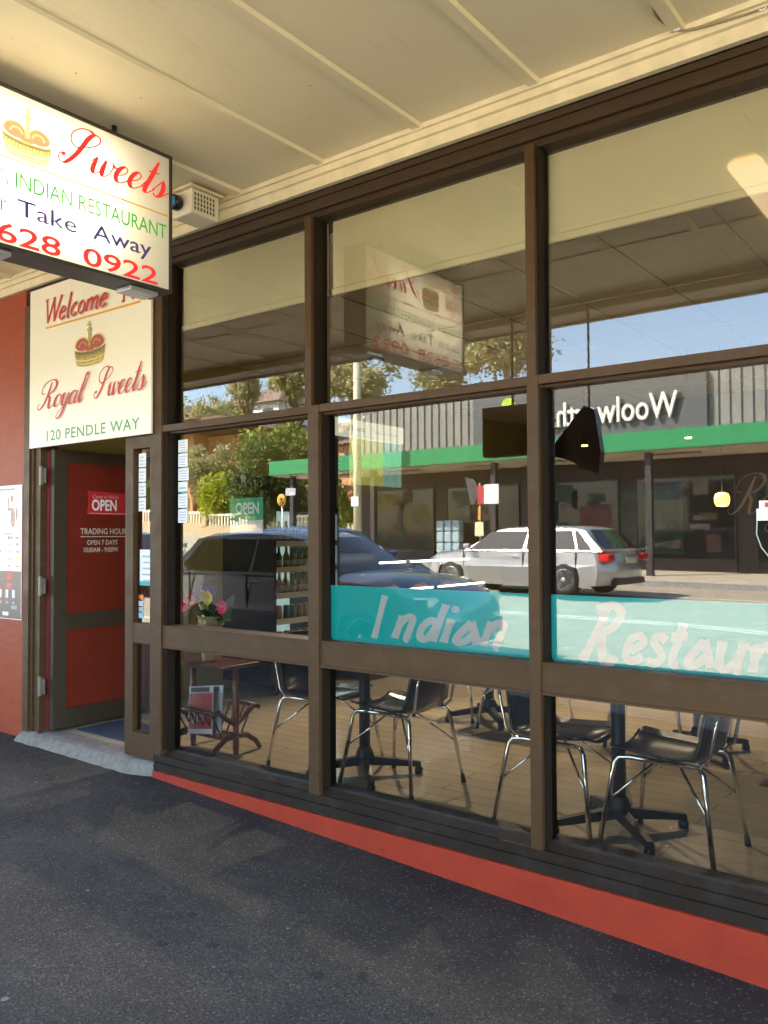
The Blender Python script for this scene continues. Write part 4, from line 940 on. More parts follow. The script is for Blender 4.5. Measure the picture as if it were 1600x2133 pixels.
# menu boards on the left wall
mn = thing('menu_board', 'long lit menu board with cream header high on the mustard wall', 'menu board', (-5.84, 4.0, 2.05))
mb = MB(); mb.bbox(-5.868, -5.80, 3.40, 4.65, 2.53, 2.72, .004); mb.build('header', mat('menu_header', (.62, .62, .45), .5, emit=(.8, .82, .6), es=.05), mn)
mb = font_mb('Royal Sweets', .085, 1.0, shear=.2); put(mb, 'lettering', mat('menu_green_text', (.12, .25, .1), .5), mn, frame((-5.797, 3.46, 2.60), (0, 1, 0), (0, 0, 1)))
mb = font_mb('Sweets and Restaurant', .05, .9); put(mb, 'lettering', INKG, mn, frame((-5.797, 4.1, 2.60), (0, 1, 0), (0, 0, 1)))
mb = MB(); mb.box(-5.868, -5.83, 3.40, 3.68, 2.0, 2.525); mb.build('dark_panel', mat('menu_dark', (.03, .035, .045), .4), mn)
for y0, y1, c_ in ((3.69, 4.28, (.45, .46, .10)), (4.29, 4.64, (.22, .42, .33))):
    for z0, z1 in ((2.27, 2.525), (2.02, 2.262)):
        mb = MB(); mb.box(-5.868, -5.83, y0, y1, z0, z1); mb.build('price_panel', mat('menu_panel_%d' % (y0*100), c_, .5, n=.3, nscale=8, emit=c_, es=.05), mn)
mb = MB()
for k in range(8): mb.box(-5.8295, -5.829, 3.50, 3.58, 2.05+k*.055, 2.075+k*.055)
mb.build('price_list', mat('menu_price', (.5, .5, .45), .6), mn)
# sweets display counter with lit tubes
dc = thing('display_counter', 'dark glass sweets display counter with two lit tubes', 'counter', (-5.3, 4.1, FZ))
mb = MB(); mb.bbox(-5.75, -5.05, 3.05, 5.25, .051, .80, .01); mb.build('counter_base', mat('dark_counter', (.03, .025, .025), .4), dc)
mb = MB(); mb.box(-5.75, -5.70, 3.05, 5.25, .80, 1.28); mb.box(-5.75, -5.05, 3.05, 5.25, 1.2805, 1.30); mb.build('counter_top', mat('dark_counter2', (.04, .04, .045), .2), dc)
for z, y0, y1 in ((1.187, 3.05, 4.80), (.905, 3.55, 5.12)):
    mb = MB(); mb.tube([(-5.0, y0+.10, z), (-5.0, y0+.52, z)], .009, 6); mb.tube([(-5.0, y0+.62, z), (-5.0, y1, z)], .009, 6); mb.build('light_tube', mat('display_tube', (1, 1, .9), .3, emit=(1, .97, .82), es=.9), dc)
mb = MB()
for k in range(7): mb.lathe([(.07, .0), (.09, .015), (.05, .05), (.01, .07)], (-5.35+.12*(k % 2), 3.3+.27*k, .86), 12)
mb.build('sweet_trays', mat('sweets', (.40, .18, .06), .6), dc)
# two unidentified dark shapes, built as box and panel below the awning edge
t = thing('hanging_box', 'dark brown box hanging under the awning edge, reflected over the green canopy', 'dark_box', (-3.5, -2.95, 2.1))
mb = MB(); mb.bbox(-3.78, -3.31, -3.03, -2.90, 2.13, 2.57, .02); mb.build('cabinet', mat('box_dark_brown', (.012, .009, .006), .5), t)
mb = MB(); mb.tube([(-3.5, -2.96, 2.56), (-3.5, -2.96, 3.31)], .012, 8); mb.build('bracket', BLACKM, t)
t = thing('hanging_slab', 'tilted black panel hanging under the awning edge beside the dark box', 'slab', (-2.9, -2.95, 1.93))
mb = MB(); mb.prism([(-2.83, 2.50), (-2.74, 2.46), (-2.69, 2.12), (-2.71, 1.93), (-2.98, 2.07), (-3.17, 2.12)], 'y', -3.0, -2.92); mb.build('cabinet', mat('slab_black', (.007, .008, .010), .3), t)
mb = MB(); mb.tube([(-2.80, -2.96, 2.46), (-2.80, -2.96, 3.31)], .010, 8); mb.build('bracket', BLACKM, t)
# pendant lamp
def lamp_light(t, p, e, col=(1, .80, .52), r=.05, kind='SPOT', ang=115, aim=None):
    L_ = bpy.data.lights.new('bulb_light', kind); L_.energy = e; L_.color = col; L_.shadow_soft_size = r
    if kind == 'SPOT': L_.spot_size = R_(ang); L_.spot_blend = .7
    lo = bpy.data.objects.new('bulb_light', L_); C.objects.link(lo); lo.parent = t; lo.location = Vector(p)-rootloc(t)
    if aim: lo.rotation_euler = (Vector(p)-Vector(aim)).to_track_quat('Z', 'Y').to_euler()
t = thing('downlight', 'small lit round lamp recessed in the inside ceiling below the reflected sign', 'lamp', (-4.6, 2.6, 3.03), 'small warm spot lamps')
mb = MB(); mb.lathe([(.001, -.004), (.05, -.003), (.052, .002)], (-4.6, 2.6, 3.035), 14); mb.build('bulb', mat('bright_bulb', (1, .9, .7), .4, emit=(1, .85, .6), es=1.2), t)
mb = MB(); mb.lathe([(.053, -.012), (.07, -.010), (.072, .006), (.053, .004)], (-4.6, 2.6, 3.035), 18); mb.build('trim_ring', ALU, t)
lamp_light(t, (-4.6, 2.6, 2.99), 34, ang=84, aim=(-2.9, .55, 0))
pl = thing('pendant_lamp', 'glowing yellow glass pendant lamp in the dim dining room', 'lamp', (-2.02, 4.0, 1.69))
mb = MB(); mb.lathe([(.02, .115), (.05, .105), (.062, .07), (.060, .03), (.045, .0), (.001, -.004)], (-2.02, 4.0, 1.685), 20); lamp_light(pl, (-2.02, 4.0, 1.60), .5, kind='POINT'); mb.build('lamp_shade', mat('lit_shade', (.9, .6, .2), .4, emit=(1, .50, .07), es=.55), pl)
mb = MB(); mb.tube([(-2.02, 4.0, 1.80), (-2.02, 4.0, 3.05)], .004, 5); mb.build('cord', BLACKM, pl)
for i, p in enumerate([(-2.29, 4.0), (-3.24, 4.0)]):
    t = thing('downlight', ['small warm spot lamp reflected on the green fascia at right', 'small warm spot lamp in front of the dark screen'][i], 'lamp', (p[0], p[1], 2.28), 'small warm spot lamps')
    mb = MB(); mb.lathe([(.001, -.008), (.028, -.006), (.03, .004)], (p[0], p[1], 2.28), 12); mb.build('bulb', mat('warm_bulb', (1, .7, .3), .4, emit=(1, .62, .22), es=.8), t)
    lamp_light(t, (p[0], p[1], 2.22), 14, ang=140)
    mb = MB(); mb.lathe([(.032, .004), (.034, .05), (.012, .07)], (p[0], p[1], 2.28), 12); mb.tube([(p[0], p[1], 2.34), (p[0], p[1], 3.05)], .003, 5); mb.build('holder', BLACKM, t)
# wall lettering and a framed picture on the maroon partition
pt = thing('partition_wall', 'dark maroon partition wall across the dining room', 'wall', (-1.4, 6.6, FZ))
mb = MB(); mb.box(-4.6, 2.88, 6.52, 6.62, .051, 3.04); mb.build('panel', MAROON, pt)
mb, L = stroke_mb('Royal', SCRIPT, .42, .9, .36, .02, .10); put(mb, 'lettering', mat('bronze_script', (.34, .20, .10), .4), pt, frame((-2.66, 6.517, 1.68), (1, 0, 0), (0, 0, 1)))
t = thing('wall_picture', 'dark green picture on the maroon partition wall', 'picture', (-3.56, 6.5, 1.25))
mb = MB(); mb.box(-3.97, -3.15, 6.495, 6.518, 1.22, 2.02); mb.build('picture_frame', mat('dark_frame', (.02, .03, .02), .4), t)
mb = MB(); mb.box(-3.92, -3.20, 6.492, 6.4949, 1.27, 1.97); mb.build('picture_print', mat('green_print', (.035, .075, .045), .6, n=.6, nscale=5), t)
# jar shaped sticker at the right window
t = thing('window_sticker', 'white and red jar shaped sticker at the right edge of the right window', 'sticker', (-.78, .074, 1.35))
mb = MB(); mb.box(-.795, -.70, .0725, .074, 1.545, 1.575); mb.box(-.805, -.69, .0725, .074, 1.50, 1.5449); mb.build('jar_lid', WPAPER, t)
mb = MB(); mb.box(-.775, -.72, .0718, .0724, 1.55, 1.568); mb.build('red_mark', rd, t)
mb = MB(); mb.tube([(-.803, .073, 1.50), (-.806, .073, 1.45), (-.79, .073, 1.40), (-.76, .073, 1.36), (-.72, .073, 1.345)], .0022, 5); mb.build('jar_outline', mat('pale_green_line', (.5, .58, .48), .5), t)

# ------------------------------------------------------------------ across the street: cars
def make_car(label, cat, paint, loc, rz, L=4.7, H=1.46, W=1.82, wb=2.75, wr=.335, xw=.95, xa=.15, xb=-1.65, xr=-2.05, hood=.95, nose=.72, belt=.98, deck=.98, name='parked_car', lights=True, sheet_=False):
    t = thing(name, label, cat, (0, 0, 0))
    xf, xq = wb/2, -wb/2; lo, hl = .22, L/2
    arc = lambda cx: [(cx+(wr+.05)*math.cos(R_(a)), wr+(wr+.05)*math.sin(R_(a))) for a in range(-20, 201, 20)]
    out = [(hl-.10, .24)]+[(a, b) for a, b in arc(xf)]+[(0, lo)]+[(a, b) for a, b in arc(xq)]+[(-hl+.10, .26), (-hl+.02, .42), (-hl, .60), (-hl+.04, .74), (-hl+.09, deck-.10), (-hl+.16, deck-.02), (xr, deck), (xr*.5, belt+.015), (0, belt), (xw, hood+.01), (xw+.25, hood-.01), (hl-.55, (hood+nose)/2+.05), (hl-.16, nose), (hl-.02, nose-.14), (hl, .46), (hl-.03, .33)]
    T = [-1, -.975, -.92, -.75, -.4, 0, .4, .75, .92, .975, 1]
    mb = MB(); mb.sm = True; vs = []; n = len(out)
    for tt in T:
        a = abs(tt)
        for (x, z) in out:
            X = x
            if abs(x) > hl-.75: X = x-math.copysign(.30*a**4*((abs(x)-(hl-.75))/.75), x)
            Z = z-(.07*a**8 if z > .62 else 0)+(.03*(1-a*a) if z > .62 and x > xw-.1 else 0)
            Wd = W/2*(1-.05*max(0, (z-.6)/.4) if z > .6 else 1)
            vs.append((X, tt*Wd, Z))
    fs = [(j*n+i, j*n+(i+1) % n, (j+1)*n+(i+1) % n, (j+1)*n+i) for j in range(len(T)-1) for i in range(n)]
    mb.add(vs, fs); mb.sm = False; mb.add([vs[i] for i in range(n)], [tuple(range(n))]); mb.add(vs[-n:], [tuple(range(n))])
    mb.build('body', paint, t)
    # cabin
    zb = belt-.03; wt = W/2
    def half(z): return wt*.94-.24*max(0, (z-zb))/(H-zb)*.95
    prof = [(xw+.02, hood-.03), (xa, H-.075), (xa-.25, H-.025), ((xa+xb)/2, H), (xb+.2, H-.035), (xb, H-.08), (xr-.02, deck-.04)]
    mb = MB(); mb.sm = True; vs = []; n = len(prof)
    T2 = [-1, -.94, -.8, -.4, 0, .4, .8, .94, 1]
    for tt in T2:
        for (x, z) in prof:
            a = abs(tt); zz = z-(.05*a**6 if z > H-.2 else 0); bow = .10*(1-a*a)
            X = x+(bow if x > (xa+xb)/2+.3 else (-bow if x < (xa+xb)/2-.3 else 0))*(1 if z < H-.03 else .3)
            vs.append((X, tt*half(z), zz))
    mb.add(vs, [(j*n+i, j*n+(i+1) % n, (j+1)*n+(i+1) % n, (j+1)*n+i) for j in range(len(T2)-1) for i in range(n)])
    mb.sm = False; mb.add([vs[i] for i in range(n)], [tuple(range(n))]); mb.add(vs[-n:], [tuple(range(n))])
    mb.build('roof', paint, t)
    # glass
    def side_glass(x0b, x0t, x1b, x1t, nm='side_window'):
        for s_ in (-1, 1):
            mb = MB(); zz0, zz1 = belt+.005, H-.125
            pts = [(x0b, zz0), (x1b, zz0), (x1t, zz1), (x0t, zz1)]
            P = [(x, s_*(half(z)+.006), z) for x, z in pts]; Q = [(x, s_*(half(z)-.012), z) for x, z in pts]
            mb.add(P+Q, [(0, 1, 2, 3), (4, 5, 6, 7), (0, 1, 5, 4), (1, 2, 6, 5), (2, 3, 7, 6), (3, 0, 4, 7)]); mb.build(nm, DGLASS, t)
    slope_f = (xa-xw)/(H-hood)
    bp = (xw+xb)/2-.12
    side_glass(bp+.05, bp+.02, xw-.16, xw-.16+slope_f*(H-.13-belt)*.9)
    bq_ = xb+.42 if xr-xb < -.1 else xb+.2
    side_glass(bq_-.30, bq_-.12, bp-.04, bp-.07)
    if xb < -1.3: side_glass(xr+.22, xb+.16, bq_-.36, bq_-.20, 'quarter_window')
    for (xA, zA, xB, zB, nm) in ((xw+.02, hood-.03, xa, H-.075, 'windscreen'), (xr-.02, deck-.04, xb, H-.08, 'rear_window')):
        mb = MB(); mb.sm = True; nxt = []; sg = 1 if nm == 'windscreen' else -1
        for r_ in (.10, .5, .93):
            x, z = xA+(xB-xA)*r_, zA+(zB-zA)*r_
            for k in range(7):
                tt = (k/3-1)*.88; nxt.append((x+sg*(.10*(1-tt*tt)+.015), tt*half(z), z+.008))
        mb.add(nxt, [(r_*7+k, r_*7+k+1, (r_+1)*7+k+1, (r_+1)*7+k) for r_ in range(2) for k in range(6)]); g_ = mb.build(nm, DGLASS, t, recalc=False)
        if sheet_ and nm == 'windscreen':
            mb = MB(); mb.add([(xA-.16, -.50, zA+.12), (xA-.16, .35, zA+.12), (xA-.30, .35, zA+.26), (xA-.30, -.50, zA+.26)], [(0, 1, 2, 3)]); mb.v = [(a+.14, b, c+.03) for a, b, c in mb.v]; mb.build('paper_sheet', WPAPER, g_, recalc=False)
    for cx in (xf, xq):
        for s_ in (-1, 1):
            y = s_*(W/2-.11)
            mb = MB(); mb.lathe([(wr*.66, -.10), (wr*.97, -.095), (wr, -.06), (wr, .06), (wr*.97, .095), (wr*.66, .10)], (cx, y, wr), 28, 'y'); wh = mb.build('wheel', TYRE, t)
            mb = MB(); yy = y+s_*.085
            for k in range(5):
                a = R_(72*k+10); d = Vector((math.cos(a), 0, math.sin(a))); p_ = Vector((-math.sin(a), 0, math.cos(a))); c0 = Vector((cx, yy, wr))
                P = [c0+d*.03-p_*.045, c0+d*.03+p_*.045, c0+d*wr*.66+p_*.035, c0+d*wr*.66-p_*.035]
                Q = [v-Vector((0, s_*.03, 0)) for v in P]; mb.add(P+Q, [(0, 1, 2, 3), (4, 5, 6, 7), (0, 1, 5, 4), (1, 2, 6, 5), (2, 3, 7, 6), (3, 0, 4, 7)])
            mb.lathe([(wr*.60, -.02), (wr*.68, -.02), (wr*.68, .02), (wr*.60, .02)], (cx, yy-s_*.005, wr), 28, 'y'); mb.lathe([(.001, -.02), (.06, -.02), (.06, .015), (.001, .02)], (cx, yy, wr), 12, 'y')
            mb.build('rim', mat('alloy_rim', (.45, .45, .46), .3, metal=.5), wh)
            mb = MB(); mb.lathe([(.001, -.03), (wr*.64, -.03), (wr*.64, .0), (.001, .0)], (cx, y, wr), 20, 'y'); mb.build('brake_well', BLACKM, wh)
    for s_ in (-1, 1):
        mb = MB(); mb.bbox(xw-.30, xw-.12, s_*(W/2-.02)-.0+(-.09 if s_ < 0 else -.0), s_*(W/2-.02)+(.0 if s_ < 0 else .09), belt+.01, belt+.13, .03, 3); mb.v = [(a, b+s_*.09, c) for a, b, c in mb.v]; mb.tube([(xw-.2, s_*(W/2-.05), belt), (xw-.2, s_*(W/2+.05), belt+.04)], .02, 6); mb.build('wing_mirror', paint, t)
        mb = MB(); mb.bbox(-hl+.045, -hl+.30, s_*(W/2-.155)-.13, s_*(W/2-.155)+.13, .74, .90, .04, 3); mb.build('tail_light', mat('tail_light_red', (.55, .012, .012), .15), t)
        mb = MB(); mb.bbox(hl-.46, hl-.16, s_*(W/2-.21)-.13, s_*(W/2-.21)+.13, nose-.14, nose-.005, .04, 3); mb.build('headlight', mat('headlight_clear', (.70, .68, .62), .1, metal=.4), t)
        for hx in (bp+.12, bq_+.12):
            mb = MB(); y_ = s_*W/2*.992; mb.bbox(hx, hx+.17, min(y_, y_+s_*.03), max(y_, y_+s_*.03), belt-.14, belt-.115, .01); mb.build('door_handle', paint if rz is None else CHROME, t)
    # door shut lines
    mb = MB()
    for hx in (bp, bq_-.33 if xb < -1.3 else bq_-.2, xw-.02):
        for s_ in (-1, 1): mb.box(hx, hx+.008, s_*W/2*.985-.012, s_*W/2*.985+.012, .34, belt-.03)
    mb.build('door_gap', BLACKM, t)
    mb = MB(); mb.bbox(-hl+.005, -hl+.03, -.22, .22, .70, .81, .004); mb.build('number_plate', mat('plate_yellow', (.6, .55, .35), .5), t)
    mb = MB(); mb.box(-hl+.02, -hl+.2, -.62, .62, .28, .40); mb.box(hl-.16, hl+.004, -.55, .55, .36, .54); mb.build('lower_grille', BLACKP, t)
    t.location = loc; t.rotation_euler = (0, 0, R_(rz)); return t
def paint(nm, c, metal=.35, coat=.8): return mat(nm, c, .32, metal=metal, coat=coat)
def rz_(x, y): return h(x, y)-.118
make_car('silver blue wagon parked at the kerb outside the shop, closest reflected car', 'car', paint('silver_blue_paint', (.165, .19, .225), .4), (-7.55, -5.05, rz_(-6.98, -5.05)+.02), 0, L=4.85, H=1.62, belt=1.07, deck=1.06, xw=.92, xa=.15, xb=-1.8, xr=-2.22, hood=1.06, nose=.84)
make_car('dark blue hatchback on the road behind the silver blue wagon', 'car', paint('dark_blue_paint', (.015, .045, .16)), (-11.0, -9.2, rz_(-10.3, -9.2)), 0, L=4.5, H=1.62, xw=.95, xa=.10, xb=-1.5, xr=-1.95, hood=.95, nose=.68, sheet_=True)
make_car('bright silver wagon on the far side of the road below the green canopy', 'car', paint('bright_silver_paint', (.46, .455, .44), .6), (-9.0, -13.55, rz_(-9, -13.4)+.03), 185, L=5.1, H=1.50, wb=2.95, wr=.35, xw=1.12, xa=.35, xb=-1.85, xr=-2.32, hood=.97)
make_car('small pale blue car behind the silver blue wagon', 'car', paint('pale_blue_paint', (.25, .32, .42)), (-17.3, -9.0, rz_(-17.3, -9.0)), 0, L=4.2, H=1.42, xw=.85, xa=.1, xb=-1.4, xr=-1.8, hood=.93)

# ------------------------------------------------------------------ supermarket across the road
sm = thing('supermarket_building', 'grey ribbed supermarket with green canopy edge and white lettering across the road', 'building', (-5, -20.5, h(-5, -20.5)))
SY = -20.45; SXL, SXR = -19.55, 12.0
clad = mat('grey_steel_cladding', (.24, .24, .22), .5, metal=.3, n=.12, nscale=1.5)
mb = MB(); x = SXL; pts = []
while x < SXR:
    pts += [(x, SY), (x+.20, SY), (x+.225, SY+.05), (x+.275, SY+.05)]; x += .30
pts += [(SXR, SY), (SXR, SY-.3), (SXL, SY-.3)]
mb.prism(pts, 'z', 3.72, 6.42); mb.build('ribbed_cladding', clad, sm)
mb = MB(); mb.box(SXL, SXR, SY-10, SY-.3, -1.5, 6.3); mb.build('rear_block', m_brick('market_brick', (.25, .13, .08), (.2, .1, .06)), sm)
mb = MB(); mb.box(-14.5, -6.95, SY+.055, SY+.16, 4.2, 6.02); mb.build('sign_panel', mat('dark_grey_sign', (.085, .095, .095), .5), sm)
mb = font_mb('Woolworths', 1.0, 1, bold=.008, depth=.05)
wx = max(v[0] for v in mb.v); mb.v = [(v[0]*4.0/wx, v[1]*1.06, v[2]) for v in mb.v]
mb.build('sign_lettering', mat('white_sign_letters', (.82, .80, .74), .4), sm, M=frame((-7.72, SY+.26, 4.78), (-1, 0, 0), (0, 0, 1)))
mb = MB()
def disc(cx, cz, r, y, a0=0, a1=360, r2=0):
    n = 22; o = [(cx+r*math.cos(R_(a0+(a1-a0)*i/n)), cz+r*math.sin(R_(a0+(a1-a0)*i/n))) for i in range(n+1)]
    if r2: o += [(cx+r2*math.cos(R_(a1-(a1-a0)*i/n)), cz+r2*math.sin(R_(a1-(a1-a0)*i/n))) for i in range(n+1)]
    else: o = o[:-1]
    mb.prism(o, 'y', y, y+.03)
disc(-13.15, 5.62, .26, SY+.165); mb.build('sign_emblem', mat('lime_green_sign', (.40, .62, .03), .4), sm)
mb = MB(); disc(-13.1, 5.25, .30, SY+.20, 20, 160, .20); disc(-13.1, 5.0, .42, SY+.235, 30, 150, .32); disc(-13.55, 5.2, .22, SY+.27, 30, 170, .12); mb.build('sign_emblem', mat('mid_green_sign', (.05, .42, .10), .4), sm)
can = mat('green_canopy_paint', (.018, .26, .085), .45, n=.1, nscale=1.2)
CY = -18.0; CXL = -21.75
mb = MB(); mb.box(CXL, SXR, CY-.08, CY, 3.69, 4.16); mb.box(CXL, CXL+.08, SY+.06, CY-.0801, 3.69, 4.16); mb.box(CXL, SXR, CY, CY+.03, 3.66, 3.72); mb.build('canopy_fascia', can, sm)
mb = MB(); mb.box(CXL+.08, SXR, SY+.06, CY-.0801, 3.62, 3.72); mb.build('canopy_soffit', mat('canopy_soffit_paint', (.55, .48, .36), .7, n=.1), sm)
mb = MB()
for x in range(-20, 12, 3): mb.box(x, x+1.3, CY-.95, CY-.80, 3.585, 3.6199)
mb.build('soffit_vent', mat('vent_dark', (.18, .15, .11), .7), sm)
mb = MB(); mb.box(SXL, SXR, SY-.2, SY+.03, -1.4, 3.6199); mb.build('shop_wall', mat('dark_shop_wall', (.045, .032, .028), .6, n=.4, nscale=.7), sm)
cols = [(.16, .13, .04), (.06, .09, .08), (.10, .03, .03), (.05, .07, .10), (.05, .08, .05), (.07, .03, .03), (.04, .04, .045), (.05, .06, .05)]
for i in range(9):
    x0 = -18.9+i*3.3; zf = h(x0, SY)
    mb = MB(); mb.box(x0, x0+2.7, SY+.031, SY+.07, zf+.35, 3.05); wf = mb.build('shop_window', mat('dark_shop_glass', (.02, .026, .026), .06), sm)
    mb = MB(); mb.box(x0-.05, x0, SY+.031, SY+.10, zf, 3.1); mb.box(x0+2.7, x0+2.75, SY+.031, SY+.10, zf, 3.1); mb.box(x0, x0+2.7, SY+.031, SY+.10, 3.05, 3.1); mb.build('window_frame', mat('dark_window_frame', (.03, .03, .03), .4), wf)
    mb = MB(); mb.box(x0+.2, x0+1.25, SY+.0701, SY+.078, 2.45, 2.95)
    if i % 2 == 0: mb.box(x0+1.5, x0+2.5, SY+.0701, SY+.078, 1.2+zf, 1.9+zf)
    for q_ in range(7):
        px_ = x0+.1+random.random()*2.2; pz_ = zf+.5+random.random()*1.7; c_ = random.choice([(.10, .08, .03), (.08, .03, .025), (.03, .06, .03), (.14, .13, .11), (.03, .045, .07)])
        m2 = MB(); m2.box(px_, min(px_+.2+random.random()*.4, x0+2.65), SY+.0785+q_*.002, SY+.0795+q_*.002, pz_, pz_+.15+random.random()*.4); m2.build('window_poster', mat('market_paper_%.2f_%.2f' % c_[:2], c_, .6, n=.5, nscale=6), wf)
    mb.build('window_poster', mat('market_poster_%d' % i, cols[i % 8], .6, n=.6, nscale=4), wf)
for x in (-20.9, -17.2, -12.6, -7.9, -3.2, 1.5, 6.2):
    mb = MB(); mb.bbox(x-.09, x+.09, CY-.45, CY-.27, h(x, CY)-.05, 3.619, .01); mb.build('canopy_post', mat('dark_post_paint', (.04, .03, .03), .5), sm)
# pack of water bottles stand
t = thing('water_display', 'stack of pale blue water bottles outside the supermarket window', 'bottle stack', (-15.0, -19.6, h(-15, -19.6)))
for i in range(3):
    for j in range(4):
        mb = MB(); zf = h(-15, -19.6); mb.bbox(-15.45+i*.31, -15.17+i*.31, -19.75, -19.45, zf+.01+j*.37, zf+.36+j*.37, .05, 3); mb.build('bottle', mat('water_bottle_blue', (.35, .48, .55), .2), t)

# posts and signs
def pole(nm, label, cat, x, y, ht, r=.03, m_=None):
    z = h(x, y); t = thing(nm, label, cat, (x, y, z)); mb = MB(); mb.tube([(x, y, z-.1), (x, y, z+ht)], [r, r*.85], 10); mb.build('pole', m_ or ALU, t); return t, z
pw = mat('pale_yellow_pole', (.62, .58, .38), .6, n=.1)
t, z = pole('power_pole', 'pale timber power pole rising past the left end of the green canopy', 'pole', -16.7, -15.9+(-1.0), 7.2, .13, pw)
mb = MB(); mb.tube([(-16.7, -16.9, z+4.2), (-16.1, -16.6, z+4.75)], .03, 6); mb.bbox(-16.2, -15.75, -16.68, -16.52, z+4.72, z+4.82, .03); mb.build('lamp_arm', ALU, t)
mb = MB(); mb.box(-16.85, -16.55, -16.78, -16.765, z+1.9, z+2.2); mb.build('small_sign', WPAPER, t)
t, z = pole('street_sign', 'red and white parking sign on a thin grey post beside the dark blue car', 'sign', -12.25, -16.95, 2.55, .028)
zz = z+1.5
mb = MB(); mb.bbox(-12.10, -11.62, -16.92, -16.905, z+1.95, z+2.5, .02); mb.build('sign_plate', WPAPER, t)
mb = MB(); mb.box(-12.30, -12.1001, -16.915, -16.90, z+1.95, z+2.48); mb.build('sign_plate', mat('sign_red', (.5, .03, .04), .5), t)
mb = MB(); mb.bbox(-12.40, -12.12, -16.92, -16.90, z+1.05, z+1.45, .01); mb.build('small_plate', mat('small_plate_cream', (.75, .65, .4), .5), t)
mb = MB(); mb.box(-12.29, -12.21, -16.918, -16.90, z+1.50, z+1.85); mb.build('orange_plate', mat('plate_orange', (.7, .32, .03), .5), t)
mb = MB(); mb.prism([(-12.75, z+2.75), (-12.45, z+2.65), (-12.26, z+2.35), (-12.45, z+1.95), (-12.60, z+2.0)], 'y', -17.0, -16.97); mb.build('dark_plate', mat('sign_back_grey', (.07, .06, .06), .6), t)
t, z = pole('crossing_sign', 'round orange pedestrian crossing sign on a post by the trees', 'sign', -20.05, -16.95, 2.2, .03)
mb = MB(); mb.tube([(-20.05, -16.92, z+2.05), (-20.05, -16.90, z+2.05)], .21, 20); mb.build('sign_disc', mat('crossing_orange', (.72, .30, .02), .5), t)
mb = MB(); yf_ = -16.8985
for a, b in (((-20.05, z+2.16), (-20.05, z+2.05)), ((-20.05, z+2.06), (-19.97, z+1.92)), ((-20.05, z+2.06), (-20.13, z+1.92)), ((-20.05, z+2.13), (-19.97, z+2.06)), ((-20.05, z+2.13), (-20.13, z+2.06))): mb.tube([(a[0], yf_, a[1]), (b[0], yf_, b[1])], .018, 5)
mb.build('walking_legs_mark', INK, t)
mb = MB(); mb.box(-19.95, -19.5, -17.02, -17.0, z+2.20, z+2.45); mb.build('grey_plate', mat('grey_plate', (.45, .47, .5), .5), t)

# ------------------------------------------------------------------ houses, wall, hill
t = thing('apartment_building', 'orange brick apartment block behind the trees at the left of the reflection', 'building', (-50, -38, 2))
OB = m_brick('orange_brick', (.78, .40, .18), (.68, .33, .14))
mb = MB(); mb.box(-64, -50.2, -48, -38, 0, 9.3); mb.box(-50.2, -44.0, -48, -39.5, 0, 9.2); mb.build('wall', OB, t)
mb = MB()
mb.prism([(-65, 9.3), (-43.2, 9.3), (-46.2, 10.3), (-62, 10.3)], 'y', -48.8, -37.2)
mb.build('roof', mat('brown_roof_tiles', (.17, .10, .07), .8, n=.3, nscale=3), t)
for x in (-62.5, -60, -57, -54.2, -52.0):
    for z in (3.0, 5.9):
        mb = MB(); mb.box(x, x+1.2, -38.0, -37.94, z, z+1.5); wf = mb.build('window', DGLASS, t)
        mb = MB(); mb.box(x-.08, x+1.28, -37.99, -37.90, z-.12, z-.001); mb.box(x-.08, x, -37.99, -37.92, z, z+1.5); mb.box(x+1.2, x+1.28, -37.99, -37.92, z, z+1.5); mb.build('frame', WPAPER, wf)
for z in (4.6, 7.5):
    mb = MB(); mb.box(-56.4, -52.6, -37.99, -36.8, z-1.9, z-1.75); mb.box(-56.4, -52.6, -36.9, -36.8, z-1.7499, z-.9); mb.box(-56.4, -56.3, -37.9, -36.9001, z-1.7499, z-.9); mb.box(-52.7, -52.6, -37.9, -36.9001, z-1.7499, z-.9); mb.build('balcony', mat('cream_balcony', (.6, .52, .36), .7), t)
def house(label, x, y, w_, d_, ht, wall, roof):
    z = h(x, y)-.5; t = thing('house', label, 'house', (x, y, z), 'houses on the hill')
    mb = MB(); mb.box(x-w_/2, x+w_/2, y-d_/2, y+d_/2, z, z+ht); mb.build('wall', wall, t)
    mb = MB(); o = .5; a, b, c, d = (x-w_/2-o, y-d_/2-o, z+ht), (x+w_/2+o, y-d_/2-o, z+ht), (x+w_/2+o, y+d_/2+o, z+ht), (x-w_/2-o, y+d_/2+o, z+ht)
    mb.add([a, b, c, d, (x-w_/4, y, z+ht+2.2), (x+w_/4, y, z+ht+2.2)], [(0, 1, 5, 4), (1, 2, 5), (2, 3, 4, 5), (3, 0, 4), (3, 2, 1, 0)]); mb.build('roof', roof, t)
    for k in range(3):
        mb = MB(); xx = x-w_/2+w_*(k+.5)/3; mb.box(xx-.7, xx+.7, y+d_/2, y+d_/2+.06, z+ht-1.9, z+ht-.6); mb.build('window', DGLASS, t)
WR = mat('white_render', (.78, .75, .68), .7); BRF = mat('dull_brown_roof', (.22, .16, .12), .8, n=.2); RRF = mat('dull_red_roof', (.24, .15, .10), .8, n=.2)
house('white walled house on the hill above the round green tree', -63, -59, 9, 7, 4.6, WR, BRF)
house('low brick house with red roof high on the hill', -74, -62, 11, 7, 3.0, OB, RRF)
house('brick house under the gum trees at the foot of the hill', -42, -47, 9, 7, 4.5, OB, RRF)
house('brown roofed house far left on the hill', -88, -66, 12, 8, 3.2, WR, BRF)
fw = thing('garden_wall', 'cream brick garden wall with white balustrade panels beside the road', 'wall', (-42, -28, h(-42, -28)))
a0, a1, wy = -52.0, -24.0, -27.0
cb = m_brick('cream_brick', (.60, .45, .27), (.52, .38, .22))
n = 7
